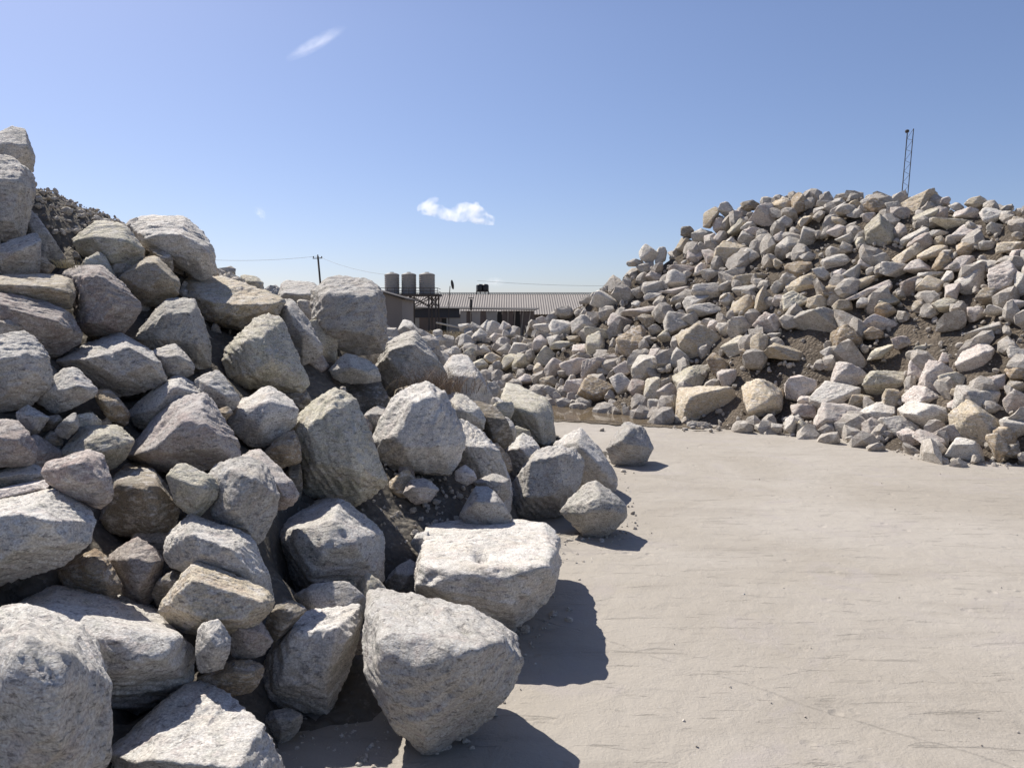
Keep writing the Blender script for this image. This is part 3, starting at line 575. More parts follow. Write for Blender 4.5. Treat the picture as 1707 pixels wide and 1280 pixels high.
# rubble on the bare soil: the slope under the crest, the crest beyond the bridging boulder, the gap behind the flat slab, the far side
for (px, py, d, rx, n, s0, s1) in ((120,340,5.75,.55,620,.003,.012),(170,372,5.8,.4,300,.003,.013),(110,330,5.75,.5,26,.018,.034),(400,487,6.3,.35,220,.01,.04),(690,870,4.85,.35,110,.004,.016),
                                    (740,830,5.1,.3,60,.006,.018),(665,548,9.0,.9,300,.02,.09),(330,470,5.9,.5,160,.01,.04),(250,540,5.2,1.2,120,.02,.06)):
    q = at(px, py, d)
    XYr = q[:2] + rng.normal(size=(n, 2)) * rx * .6
    zz = left_h(XYr)
    for (x, y), z in zip(XYr, zz):
        if z > 0: _pts.append((x, y, z + .012)); _sz.append(rng.uniform(s0, s1) if rng.rand() > .12 else s1 * 1.6)
scatter_rubble('rubble', np.array(_pts), _sz, GRAVEL, 'grit and broken stone scattered over the soil of the near heap', 8)
# stones filling the hollows between the near boulders, and the flank outside the frame
_rocks_c = np.array([c for c, s, P in LEFT_CENTRES]); _rocks_s = np.array([s for c, s, P in LEFT_CENTRES])
n_fill = 0
CEN = np.array([c for c, s_, P in LEFT_CENTRES]); used = set()
STOP = set('the a an with of to its and in by at on under below beside behind above between one into from big small large left right their long tall very top standing lying leaning tucked flat rounded bright dark broad half'.split())
for t in range(900):
    x, y = rng.uniform(-8, 1.0), rng.uniform(1.2, 10.5)
    z = float(left_h(np.array([[x, y]]))[0])
    if z < .06: continue
    p = np.array([x, y, z])
    inview = abs(x / max(y, .1)) < .68
    if not inview and (abs(x) - .6) / max(y, .1) < .70: continue
    r_ = rng.uniform(.09, .17) if inview else rng.uniform(.22, .42)
    dist = np.linalg.norm(_rocks_c - p, axis=1) - _rocks_s * .45
    if inview:
        if dist.min() < r_ * .55: continue
        if z > 1.6 and y > 5.3 : continue
        pw = p - CAM; dp = pw @ FW; pxi, pyi = int((640 - FPX * (pw @ UP) / dp) / 4), int((853.5 + FPX * pw[0] / dp) / 4)
        if 0 <= pxi < 330 and 0 <= pyi < 450 and 0 < dp - r_ * 1.2 < DM[pxi, pyi]: continue
    else:
        if (np.linalg.norm(_rocks_c - p, axis=1) - (_rocks_s * .5 + r_ * .75)).min() < 0: continue
    if n_fill > 95: break
    if inview:
        pw = p - CAM; dp = pw @ FW; pxi, pyi = int((640 - FPX * (pw @ UP) / dp) / 4), int((853.5 + FPX * pw[0] / dp) / 4)
        hidden = 0
        for oy in (-r_, 0, r_):
            for ox in (-r_, 0, r_):
                a_, e_ = int(pxi + oy * .7 * FPX / dp / 4), int(pyi + ox * .7 * FPX / dp / 4)
                hidden += not (0 <= a_ < 320 and 0 <= e_ < 427) or (DM[a_, e_] > 0 and DM[a_, e_] < dp)
        if hidden > 7: continue
        tone = str(rng.choice(['grey', 'dark', 'violet', 'green', 'brown']))
        k = int(np.argmin(np.linalg.norm(CEN - p, axis=1))); q = CEN[k] - CAM
        ddx = pw[0] / dp - q[0] / (q @ FW); ddy = (pw @ UP) / dp - (q @ UP) / (q @ FW)
        side = ('right of' if ddx > 0 else 'left of') if abs(ddx) > abs(ddy) else ('above' if ddy > 0 else 'below')
        words = LEFT[k][0].split()[:9]
        while words[-1] in STOP: words.pop()
        lab = f"small {dict(grey='grey', dark='dark', violet='dull purplish', green='greenish', brown='brown')[tone]} stone {side} the {' '.join(words)}"
        if lab in used: continue
        used.add(lab)
    else:
        tone = str(rng.choice(['grey', 'white', 'pink', 'green'])); lab = 'boulder of the near heap outside the left frame edge'
    n_fill += 1
    Q = rng.normal(size=(11, 3)); Q /= np.linalg.norm(Q, axis=1)[:, None]
    Q = Q * rng.uniform(.75, 1.3, 3) * r_
    me, c = rock_mesh('stone' if inview else 'boulder', Q + p, 900 + t, 4 if inview else 3, chips=4)
    o = link_mesh('stone' if inview else 'boulder', me, TONES[tone], loc=c + np.array([0, 0, r_ * .2]))
    tag(o, lab, 'stone' if inview else 'boulder', 'small stones in the hollows of the near heap' if inview else 'boulders of the near heap beyond the frame')
    _rocks_c = np.vstack([_rocks_c, p]); _rocks_s = np.append(_rocks_s, r_ * 2)
# ------------------------------------------------------------------ the far heap of rocks
TOE = np.array([(-1.5,18.6),(-1.4,17.2),(-.3,15.4),(.75,14.35),(1.5,13.3),(2.25,12.3),(2.8,11.3),(3.6,10.6),(4.4,9.9),(4.75,9.1),(5.1,8.25),(6.1,7.8),(9,7.2),(14,8.3),(17,14),(16,22),(9,23.5),(6.6,22.6),(4.6,21.8),(2.9,20.8),(1.3,19.8),(0.1,19.2)])
def heap_h(X):
    X = np.asarray(X, float)
    A, B = TOE, np.roll(TOE, -1, 0)
    d = np.full(len(X), 1e9); ins = np.zeros(len(X), bool)
    for a, b in zip(A, B):
        e = b - a; t = np.clip(((X - a) @ e) / (e @ e), 0, 1)
        d = np.minimum(d, np.linalg.norm(X - a - t[:, None] * e, axis=1))
        c = (a[1] > X[:, 1]) != (b[1] > X[:, 1])
        with np.errstate(divide='ignore', invalid='ignore'):
            xi = a[0] + (X[:, 1] - a[1]) * (b[0] - a[0]) / (b[1] - a[1])
        ins ^= c & (X[:, 0] < xi)
    sd = np.where(ins, d, -d)
    h = .85 * (np.sqrt(sd * sd + .16) + sd) / 2 - .1
    cap = np.interp(X[:, 0], [0, 4.6, 5.8, 7.0, 8.0, 9.2, 10.5, 15], [4.3, 4.2, 4.15, 3.8, 3.4, 2.75, 2.35, 2.1])
    k = .22
    main = -k * np.log(np.exp(-h / k) + np.exp(-cap / k))
    low = 1.3 * np.exp(-((X[:, 0] + .75) / 1.5) ** 2 - ((X[:, 1] - 18.3) / 1.9) ** 2) - .1      # low tail of the heap towards the sheds
    return np.maximum(main, low) + .06 * np.exp(-((main - low) / .25) ** 2)
def heap_hit(px, py):
    r = ray(px, py); ds = np.arange(8.0, 24, .05)
    Pq = CAM + ds[:, None] * r
    gap = Pq[:, 2] - heap_h(Pq[:, :2])
    below = np.where(gap < 0)[0]
    i = below[0] if len(below) else int(np.argmin(gap))
    return ds[i]
gx, gy = np.meshgrid(np.arange(-4, 18, .11), np.arange(6.5, 32, .11))
XY = np.stack([gx.ravel(), gy.ravel()], 1)
X3 = np.column_stack([XY, np.full(len(XY), 9.1)])
HEAP_N = lambda X3: .10 * fbm(X3 * .8, 3) + .06 * fbm(X3 * 3, 3, .6)
Z = heap_h(XY) - .12 + HEAP_N(X3)
ny, nx = gx.shape
idx = np.arange(nx * ny).reshape(ny, nx)
F = np.stack([idx[:-1, :-1], idx[:-1, 1:], idx[1:, 1:], idx[1:, :-1]], -1).reshape(-1, 4)
keep = Z[F].max(1) > -.05
me = np_mesh('earth_mound', np.column_stack([XY, np.maximum(Z, -.12)]), F[keep])
tag(link_mesh('earth_mound', me, SOIL_R), 'brown earth that the far heap of rocks is mixed with', kind='structure')

# landmark rocks: centre, size, lean (photo pixels, degrees), tone, label, short name
MARKS = [
(1542,337,64,36,-25,'ochre','large tan boulder lying across the crest of the far heap right of the mast','the tan crest boulder'),
(1469,392,46,58,10,'green','tall rough greenish-white boulder below the foot of the mast','the rough greenish-white boulder'),
(1374,539,74,42,10,'blue','smooth pale bluish boulder in the middle of the far heap','the smooth bluish boulder'),
(1410,572,40,58,10,'brown','smooth brownish wedge rock standing right below the pale bluish boulder','the brownish wedge rock'),
(1630,720,62,84,0,'ochre','stump-shaped beige boulder standing at the right end of the toe','the stump-shaped boulder'),
(1618,756,70,36,8,'white','low rough pale boulder lying at the foot of the stump-shaped one','the low rough toe boulder'),
(1170,678,108,68,-8,'ochre','big smooth olive-beige boulder at the toe of the far heap','the big olive-beige toe boulder'),
(1278,682,80,74,0,'ochre','big squarish boulder at the toe with a pale broken upper corner','the squarish toe boulder'),
(1410,705,82,52,5,'pink','broad pinkish-grey boulder with pitted sides at the toe','the broad pitted toe boulder'),
(997,657,54,46,0,'brown','dark brown rounded boulder at the edge of the puddle','the dark puddle boulder'),
(1087,518,94,20,-8,'pink','long flat pinkish slab lying on the left flank of the far heap','the long flank slab'),
(1059,575,56,54,0,'brown','chunky tan-brown boulder on the lower left flank','the chunky tan-brown boulder'),
(1167,573,64,56,0,'ochre','rounded pinkish-tan boulder above the toe in the left part','the rounded pink-tan boulder'),
(1215,424,48,42,-15,'ochre','bright yellowish block with sharp corners high on the left flank','the bright yellow block'),
(1272,506,40,54,5,'ochre','upright yellow-brown block in the middle of the left half','the upright yellow-brown block'),
(1345,475,54,32,-10,'ochre','orange-tinted flat rock left of the middle of the far heap','the orange-tinted rock'),
(1278,361,48,44,10,'pink','large pinkish-white boulder just under the left crest','the pinkish crest boulder'),
(1333,340,24,36,15,'brown','brown upright rock sticking up from the left crest','the upright brown crest rock'),
(1672,470,42,58,10,'pink','tall smooth lilac-grey boulder near the right frame edge','the tall lilac boulder'),
(1617,470,38,40,5,'white','pinkish-white block left of the tall lilac boulder','the pink-white block'),
(1460,485,84,20,-20,'pink','long thin pinkish slab slanting up across the middle of the far heap','the slanting thin slab'),
(1609,393,72,24,-25,'pink','long slanting slab below the right crest','the slab below the right crest'),
(1482,541,74,26,8,'pink','flat pinkish slab bedded in bare soil','the soil-bedded slab'),
(1634,605,56,60,10,'pink','big pinkish-white angular boulder below the bare brown soil on the right','the big pink-white boulder'),
(1653,556,78,28,-8,'grey','long grey slab above the big pinkish-white boulder at right','the long grey right slab'),
(1311,591,70,40,15,'ochre','blunt tan-grey boulder lying above the dark soil hollow','the blunt tan-grey boulder'),
(1560,634,44,58,5,'pink','upright pinkish-white rock over the toe in the right part','the upright pink-white rock'),
(1484,640,62,40,-10,'green','flat-topped olive-grey boulder in shade above the toe','the shaded olive boulder'),
(1399,662,82,42,-12,'white','long whitish boulder lying above the broad pitted toe boulder','the long whitish boulder'),
(1555,698,86,46,22,'white','long whitish boulder tilting down to the right at the toe','the tilting whitish boulder'),
(1637,672,66,62,0,'grey','pointed triangular grey boulder behind the stump-shaped one','the pointed grey boulder'),
(1077,613,48,52,15,'blue','bluish-white angular boulder low on the left flank','the bluish-white angular boulder'),
(1000,618,58,50,0,'pink','big pinkish-grey boulder over the dark one by the puddle','the pinkish boulder above the puddle'),
(1158,631,74,34,-12,'green','long olive-grey boulder over the big olive-beige toe boulder','the long olive-grey boulder'),
(915,595,50,36,-8,'green','squared greenish-grey block near the left tip of the far heap','the greenish block'),
(1005,500,50,30,10,'white','flat white rock on the left skyline slope above the shed roof','the flat white skyline rock'),
(1552,744,50,42,10,'pink','rounded pinkish rock standing on the pavement edge left of the stump-shaped boulder','the rounded pink toe rock'),
(820,552,34,30,-10,'white','whitish rock topping the low tail of the far heap before the sheds','the whitish tail-top rock'),
(822,600,30,22,0,'ochre','tan rock low on the far heap tail beside the near heap','the low tan tail rock'),
(730,572,30,26,0,'grey','grey rock at the very left end of the far heap tail','the left-end tail rock'),
(1332,506,54,36,-5,'green','broad greenish-white boulder left of the bluish one','the broad greenish-white boulder'),
]
T0 = {'g':'grey','w':'white','o':'ochre','p':'pink','b':'brown','u':'blue','v':'violet','e':'green','d':'dark'}
MORE = """
1093 680 36 24 0 g;958 647 34 34 0 p;917 656 26 24 0 g;915 638 34 22 0 o;957 663 26 18 0 p;933 652 14 14 0 w;879 633 30 16 0 p;1033 644 34 36 0 g;
1062 648 27 31 0 v;1091 647 34 46 30 e;1118 656 42 30 0 p;1124 672 28 26 0 g;1041 615 32 28 0 p;961 611 46 36 0 p;925 616 34 34 0 p;899 618 22 26 0 o;
868 608 26 36 20 e;848 605 20 38 35 e;845 587 28 24 0 g;966 584 28 26 0 p;997 577 38 36 0 e;1005 560 54 22 15 e;1095 598 40 40 0 p;1020 598 24 16 0 p;
1131 600 30 34 0 w;1126 541 42 44 10 g;1031 538 36 28 0 p;1078 537 30 24 0 d;1091 550 20 18 0 g;974 541 44 28 -15 g;935 549 36 34 0 w;904 551 34 24 0 g;
904 536 24 16 0 p;902 575 28 30 0 p;925 570 28 24 0 w;938 576 38 14 -5 e;957 564 24 12 0 o;884 570 24 14 0 o;868 585 40 26 0 w;1198 611 40 34 40 b;
1234 580 54 36 30 e;1237 548 50 42 0 g;1265 585 28 56 5 o;1212 630 30 34 20 p;1242 590 24 16 0 b;1152 531 30 36 10 g;1175 520 58 28 0 w;1155 505 44 24 -25 w;
1235 513 38 40 0 o;1213 500 22 24 0 g;1080 424 28 30 0 w;1103 427 20 28 0 w;1059 439 28 12 0 g;1141 410 28 24 -10 o;1146 387 24 20 0 d;1169 395 34 22 0 g;
1186 362 24 38 35 o;1211 350 26 24 0 g;1200 378 32 26 0 p;1197 366 20 12 0 o;1306 344 36 28 -25 o;1249 343 28 16 0 d;1230 358 26 14 -10 p;1261 387 34 14 5 p;
1249 378 26 14 0 w;1228 381 38 18 -45 e;1245 399 28 24 0 g;1221 408 28 20 0 g;1202 399 22 22 0 p;1184 400 18 24 0 p;1169 416 22 20 0 g;1156 428 26 22 0 p;
1184 430 36 26 -15 p;1136 451 44 20 0 v;1129 466 36 30 0 w;1091 461 26 16 0 p;1078 447 30 20 0 g;1091 482 44 24 0 g;1057 488 14 18 0 g;1089 494 36 12 -8 g;
1128 486 48 14 -5 p;1061 509 18 14 0 w;1184 455 34 18 -20 g;1168 450 22 26 0 p;1222 456 40 20 -12 g;1251 466 62 24 -12 o;1312 412 46 24 -35 w;1300 399 32 20 -20 p;
1345 394 34 28 0 g;1338 372 38 16 -30 o;1308 372 22 20 0 g;1346 430 24 18 0 g;1249 428 28 22 0 w;1295 440 18 18 0 o;1331 450 40 36 -10 b;1302 479 28 24 0 w;
1180 486 48 28 0 g;1212 478 26 18 0 g;1156 506 30 20 0 w;1213 498 26 20 0 o;1245 485 44 16 0 w;1300 503 22 20 0 p;1283 540 46 32 0 v;1366 353 30 14 -20 w;
1402 347 20 22 0 w;1424 345 26 24 0 o;1460 345 36 26 0 b;1377 340 26 14 0 g;1398 338 26 14 0 g;1443 339 20 12 0 g;1626 339 28 18 -10 o;1596 346 28 14 0 g;
1576 335 16 14 0 p;1652 360 42 28 -20 w;1678 362 20 20 0 g;1697 371 26 24 0 o;1499 358 32 28 0 p;1488 343 24 16 0 g;1544 362 44 22 -20 e;1568 357 26 20 0 p;
1615 357 48 18 -10 p;1398 386 38 18 0 p;1398 369 26 18 0 o;1426 357 28 14 -15 g;1447 362 24 20 0 p;1411 399 34 16 -15 w;1435 407 30 18 0 e;1497 390 24 32 0 v;
1525 394 44 26 -20 g;1535 405 40 26 -20 v;1518 427 58 20 -32 o;1598 373 66 24 10 e;1656 384 32 28 0 w;1568 402 20 14 0 o;1563 390 34 12 0 w;1555 422 50 20 -18 o;
1570 442 26 38 -10 b;1609 417 30 22 0 b;1645 409 30 16 0 g;1613 440 54 24 -5 p;1650 446 52 28 -20 w;1684 412 44 26 -15 o;1696 430 24 26 0 p;1700 474 22 40 0 w;
1551 478 36 32 0 o;1588 490 38 32 0 p;1534 448 48 24 8 p;1491 448 50 24 5 g;1467 433 26 24 0 g;1577 463 32 18 -20 w;1550 458 44 14 -5 w;1518 476 28 30 10 v;
1451 467 54 18 -28 o;1420 459 30 38 15 w;1393 437 40 24 0 g;1398 459 22 22 0 p;1372 459 36 16 38 w;1443 440 28 20 0 p;1395 487 48 22 -8 b;1404 511 30 24 -10 o;
1363 504 36 22 0 o;1443 506 28 20 0 w;1474 518 36 22 5 b;1480 502 40 18 0 e;1535 513 24 24 0 d;1577 510 44 24 5 e;1662 517 44 18 8 g;1624 524 30 24 0 p;
1697 506 22 24 0 p;1650 495 40 28 0 d;1289 539 30 28 -10 p;1692 592 30 32 0 w;1525 622 34 36 0 p;1418 632 58 48 10 p;1333 646 46 42 0 p;1432 669 42 22 5 o;
1486 665 40 32 0 o;1544 669 66 38 22 p;1475 692 60 36 5 g;1459 720 58 34 -8 p;1338 687 48 30 0 v;1363 706 18 32 10 p;1344 669 24 18 0 p;1327 698 30 20 0 g;
1273 714 30 16 0 u;1295 717 18 20 0 w;1318 718 26 28 0 w;1340 718 22 26 0 e;1360 725 16 10 0 g;1374 721 12 14 0 g;1418 731 16 10 0 g;1512 718 62 36 28 w;
1516 733 34 34 0 p;1582 725 44 40 0 p;1661 750 26 46 -12 b;1675 728 36 46 0 b;1690 712 44 36 0 g;1692 752 34 20 0 d;1609 651 44 18 -10 o;1593 676 22 30 0 p;
1601 636 58 28 0 e;1694 673 34 46 -10 p;1661 638 36 30 0 v;1694 621 34 24 0 b;1692 648 34 24 0 d;1467 588 42 14 -30 e;1538 580 36 18 -5 e;1500 572 28 22 10 p;
1456 556 30 20 0 b;1574 600 26 26 0 p;1383 590 26 22 0 g;1290 560 24 18 0 w;1206 548 20 24 0 g;1110 560 22 20 0 e;1190 545 20 20 0 p;1150 555 18 16 0 w;
775 570 30 26 0 g;800 562 26 26 0 w;845 560 24 22 0 g;745 575 30 28 -20 g;724 568 24 20 0 w;760 590 24 22 0 g;785 592 26 20 0 e;808 585 22 18 0 g;
838 575 22 30 20 g;715 582 22 20 0 w;795 548 24 20 0 w;842 545 20 16 0 p;858 556 20 22 0 g;782 556 20 22 -30 g;828 566 24 18 0 p;800 610 30 20 0 e;
860 570 18 16 0 d;730 556 16 14 0 w;775 545 20 14 0 w;812 545 22 18 0 w;
"""
rocks = []
for cx, cy, w, h, a, tone, lab, short in MARKS: rocks.append([cx, cy, w, h, a, tone, lab, short])
for item in MORE.replace('\n', '').split(';'):
    if item.strip():
        cx, cy, w, h, a, t = item.split(); rocks.append([float(cx), float(cy), float(w), float(h), float(a), T0[t], None, None])
rng = np.random.RandomState(21)
SIDE = ['right of', 'down-right of', 'below', 'down-left of', 'left of', 'up-left of', 'above', 'up-right of']
ORD = ['nearest', 'second', 'third', 'fourth', 'fifth', 'sixth', 'seventh', 'eighth', 'ninth', 'tenth', 'eleventh', 'twelfth', 'thirteenth', 'fourteenth', 'fifteenth', 'sixteenth', 'seventeenth', 'eighteenth']
COLW = {'grey':'grey','white':'whitish','ochre':'tan','pink':'pinkish','brown':'brown','blue':'bluish','violet':'dull purplish','green':'greenish','dark':'dark'}
nm = len(MARKS)
cells = {}
for i, r in enumerate(rocks[nm:], nm):
    best = min(range(nm), key=lambda j: math.hypot(rocks[j][0] - r[0], rocks[j][1] - r[1]))
    dx, dy = r[0] - rocks[best][0], r[1] - rocks[best][1]
    o8 = int(round(math.atan2(dy, dx) / (math.pi / 4))) % 8
    cells.setdefault((best, o8), []).append((math.hypot(dx, dy), i))
for (best, o8), lst in cells.items():
    for k, (_, i) in enumerate(sorted(lst)):
        w, h, a = rocks[i][2:5]
        size = 'small' if w * h < 560 else 'mid-sized' if w * h < 1300 else 'large'
        shp = 'flat' if w > 1.8 * h else 'upright' if h > 1.25 * w else 'blocky'
        rocks[i][6] = f"{size} {shp} {COLW[rocks[i][5]]} rock, {ORD[min(k, len(ORD) - 1)]} one {SIDE[o8]} {rocks[best][7]}"
FAR_C = []
for i, (cx, cy, w, h, a, tone, lab, short) in enumerate(rocks):
    d = heap_hit(cx, cy)
    for _ in range(1):
        pass
    ca, sa = math.cos(math.radians(a)), math.sin(math.radians(a))
    n = int(rng.randint(8, 13))
    th = np.arange(n) * 2.399963 + rng.uniform(0, 6.28); zz = 1 - 2 * (np.arange(n) + .5) / n
    rr = np.sqrt(1 - zz ** 2)
    Q = np.stack([rr * np.cos(th), rr * np.sin(th), zz], 1) + rng.normal(size=(n, 3)) * .3
    Q /= np.maximum(np.linalg.norm(Q, axis=1), .85)[:, None]
    k = d / FPX
    Q[:, 0] *= w * .645; Q[:, 1] *= h * .645; Q[:, 2] *= math.sqrt(w * h) * .56
    ux, uy = Q[:, 0] * ca - Q[:, 1] * sa, Q[:, 0] * sa + Q[:, 1] * ca
    P0 = at(cx, cy, d)
    if w > 50: P0 = P0 + np.array([0, .12, 0])
    P = P0 + (ux[:, None] * RT - uy[:, None] * UP + Q[:, 2:3] * FW) * k
    lowest = P[:, 2].min()
    if lowest < .0: P[:, 2] -= lowest + .01
    me, c = rock_mesh('rock', P, 3000 + i, 5 if w * h > 1900 else 4 if w * h > 260 else 3, chips=3)
    o = link_mesh('rock', me, TONES[tone + '_far'], loc=c)
    tag(o, lab, 'rock', 'rocks of the far heap')
    FAR_C.append((*c, math.sqrt(w * h) * k))
FAR_C = np.array(FAR_C)
# stones that fill what the rocks leave open, and the flanks out of sight
mnr = 0
fill_pts, fill_sz = [], []
sizes, pts = [], []
BARE = [(1550,556,95,30),(1295,640,62,34),(1345,600,40,22),(1405,525,55,14),(1262,440,45,16),(1475,612,70,22),(1240,660,30,22),(930,520,40,16)]     # soil left bare
for t in range(60000):
    if len(pts) > 5200: break
    x, y = rng.uniform(-3, 16), rng.uniform(7.8, 24)
    pts.append((x, y))
pts = np.array(pts); hz = heap_h(pts)
ok = hz > .02
pts, hz = pts[ok], hz[ok]
P3 = np.column_stack([pts, hz])
occ = FAR_C.copy()
sel = []
for i in range(len(P3)):
    p = P3[i]
    r_ = rng.uniform(.05, .22) if p[0] < 13 else rng.uniform(.12, .35)
    dp = (p - CAM) @ FW; px = 853.5 + p[0] / dp * FPX; py = 640 - ((p - CAM) @ UP) / dp * FPX
    if any(((px - a) / c) ** 2 + ((py - b) / e) ** 2 < 1 for a, b, c, e in BARE) and rng.rand() < .8: continue
    if px > 1730: r_ *= 1.5
    dd = np.sqrt(((occ[:, :3] - p) ** 2).sum(1)) - occ[:, 3] * .38 - r_ * .4
    if dd.min() > -.02:
        sel.append((p, r_)); occ = np.vstack([occ, [*p, r_ * 2]])
scatter_rubble('rubble', np.array([p for p, r in sel]) - np.array([0, 0, .02]), [r for p, r in sel], GRAVEL, 'small stones filling the joints between the rocks of the far heap', 31)
n = 5200
XYr = np.column_stack([rng.uniform(-2.5, 12, n), rng.uniform(8, 20, n)]); hz = heap_h(XYr) - .1 + HEAP_N(np.column_stack([XYr, np.full(n, 9.1)]))
m_ = hz > -.02
scatter_rubble('grit', np.column_stack([XYr[m_], np.maximum(hz[m_], 0) + .012]), rng.uniform(.012, .05, m_.sum()), GRAVEL, 'grit lying on the earth of the far heap', 33)
# ------------------------------------------------------------------ ground
def ground():
    m, n, l, b = new_mat('pavement')
    tc = n.new('ShaderNodeTexCoord'); v = tc.outputs['Object']
    mp = n.new('ShaderNodeMapping'); mp.inputs['Rotation'].default_value = (0, 0, math.radians(14)); mp.inputs['Scale'].default_value = (.35, 1.5, 1)
    l.new(v, mp.inputs[0]); vs = mp.outputs[0]
    base = mixc(n, l, ramp(n, l, noise(n, l, v, .55, 6, .6, .8), .38, .64), (.328,.292,.245), (.382,.346,.30))
    base = mixc(n, l, math_n(n, l, 'MULTIPLY', ramp(n, l, noise(n, l, vs, 2.2, 7, .65, .6), .52, .7), .5), base, (.265,.235,.198))
    base = mixc(n, l, math_n(n, l, 'MULTIPLY', ramp(n, l, noise(n, l, vs, 9, 6, .7), .60, .72), .45), base, (.24,.22,.195))
    base = mixc(n, l, math_n(n, l, 'MULTIPLY', ramp(n, l, noise(n, l, v, 60, 4, .7), .63, .72), .5), base, (.52,.50,.47))
    base = mixc(n, l, math_n(n, l, 'MULTIPLY', ramp(n, l, noise(n, l, v, 1.3, 5, .6, 1.5), .55, .66), .5), base, (.345,.308,.285))      # rosy dust
    mp2 = n.new('ShaderNodeMapping'); mp2.inputs['Rotation'].default_value = (0, 0, math.radians(-24)); mp2.inputs['Scale'].default_value = (2.2, 14, 1)
    l.new(v, mp2.inputs[0])
    base = mixc(n, l, math_n(n, l, 'MULTIPLY', ramp(n, l, noise(n, l, mp2.outputs[0], 1.6, 5, .7, .3),   .65, .72), .08), base, (.20,.18,.155))   # scuffs
    base = mixc(n, l, math_n(n, l, 'MULTIPLY', ramp(n, l, noise(n, l, vs, 3.1, 8, .72, .8), .60, .66), .35), base, (.235,.21,.18))
    # hair cracks and a cold joint, at their places on the slab
    sx = n.new('ShaderNodeSeparateXYZ')
    wob = n.new('ShaderNodeVectorMath'); wob.operation = 'ADD'
    nz = n.new('ShaderNodeTexNoise'); nz.inputs['Scale'].default_value = 2.5; nz.inputs['Detail'].default_value = 5
    sc = n.new('ShaderNodeVectorMath'); sc.operation = 'SCALE'; sc.inputs['Scale'].default_value = .09
    l.new(v, nz.inputs['Vector']); l.new(nz.outputs['Color'], sc.inputs[0]); l.new(v, wob.inputs[0]); l.new(sc.outputs[0], wob.inputs[1])
    l.new(wob.outputs[0], sx.inputs[0])
    bumpmask = None
    for (ax, ay), (bx, by), wd, br in (((1010,768),(1707,842),.012,.42),((1300,1160),(1707,1290),.010,.45),((1130,1190),(1440,1300),.007,.5),((1200,960),(1707,1010),.006,.60)):
        A, B = on_ground(ax, ay)[:2], on_ground(bx, by)[:2]
        nn = np.array([-(B - A)[1], (B - A)[0]]); nn /= np.linalg.norm(nn); cc = float(nn @ (A + .045))
        e = math_n(n, l, 'ADD', math_n(n, l, 'MULTIPLY', sx.outputs[0], float(nn[0])), math_n(n, l, 'MULTIPLY', sx.outputs[1], float(nn[1])))
        e = math_n(n, l, 'ABSOLUTE', math_n(n, l, 'SUBTRACT', e, cc), 0)
        q = math_n(n, l, 'MULTIPLY', ramp(n, l, e, 0.0, wd, (1,1,1,1), (0,0,0,1)), ramp(n, l, noise(n, l, v, 1.7, 4, .7), br, br + .1))
        base = mixc(n, l, math_n(n, l, 'MULTIPLY', q, .26), base, (.17,.155,.135))
        bumpmask = q if bumpmask is None else math_n(n, l, 'MAXIMUM', bumpmask, q)
    # damp stain round the puddle
    pc = on_ground(985, 692)
    df = n.new('ShaderNodeVectorMath'); df.operation = 'DISTANCE'; df.inputs[1].default_value = tuple(pc)
    l.new(wob.outputs[0], df.inputs[0])
    base = mixc(n, l, math_n(n, l, 'MULTIPLY', ramp(n, l, df.outputs['Value'], .9, 2.0, (1,1,1,1), (0,0,0,1)), .45), base, (.2,.165,.125))
    l.new(base, b.inputs['Base Color'])
    b.inputs['Roughness'].default_value = .8
    b.inputs['Specular IOR Level'].default_value = .3
    h = math_n(n, l, 'ADD', math_n(n, l, 'MULTIPLY', noise(n, l, v, 6.5, 9, .62, .3), .62), math_n(n, l, 'MULTIPLY', noise(n, l, v, 75, 4, .7), .15))
    vo = n.new('ShaderNodeTexVoronoi'); vo.inputs['Scale'].default_value = 7; l.new(wob.outputs[0], vo.inputs['Vector'])
    dent = math_n(n, l, 'MULTIPLY', ramp(n, l, vo.outputs['Distance'], .05, .22, (1,1,1,1), (0,0,0,1)), ramp(n, l, noise(n, l, v, 1.1, 3, .6), .54, .60))
    h = math_n(n, l, 'SUBTRACT', h, math_n(n, l, 'MULTIPLY', dent, .35))
    sc2 = ramp(n, l, noise(n, l, mp2.outputs[0], 1.2, 6, .72, .6), .60, .68)
    h = math_n(n, l, 'SUBTRACT', h, math_n(n, l, 'MULTIPLY', sc2, .16))
    h = math_n(n, l, 'SUBTRACT', h, math_n(n, l, 'MULTIPLY', bumpmask, .22))
    bp = n.new('ShaderNodeBump'); bp.inputs['Strength'].default_value = .8; bp.inputs['Distance'].default_value = .03
    l.new(h, bp.inputs['Height']); l.new(bp.outputs[0], b.inputs['Normal'])
    return m
GROUND = ground()
# one sheet to the horizon, finer and gently uneven near the camera
xs = np.concatenate([-np.geomspace(4000, 13, 14), np.arange(-12, 12.01, .12), np.geomspace(13, 4000, 14)])
ys = np.concatenate([[-60, -20, -6], np.arange(-2, 16.01, .12), np.geomspace(17.5, 6000, 16)])
gx, gy = np.meshgrid(xs, ys)
XY = np.stack([gx.ravel(), gy.ravel()], 1)
fade = np.clip((15 - np.abs(XY[:, 1])) / 4, 0, 1) * np.clip((11.5 - np.abs(XY[:, 0])) / 3, 0, 1)
zz = .008 * fbm(np.column_stack([XY * .9, np.full(len(XY), 2.2)]), 4) * fade
ny, nx = gx.shape
idx = np.arange(nx * ny).reshape(ny, nx)
F = np.stack([idx[:-1, :-1], idx[:-1, 1:], idx[1:, 1:], idx[1:, :-1]], -1).reshape(-1, 4)
tag(link_mesh('ground', np_mesh('ground', np.column_stack([XY, zz]), F), GROUND), 'pale dusty concrete yard stretching to the horizon', kind='structure')

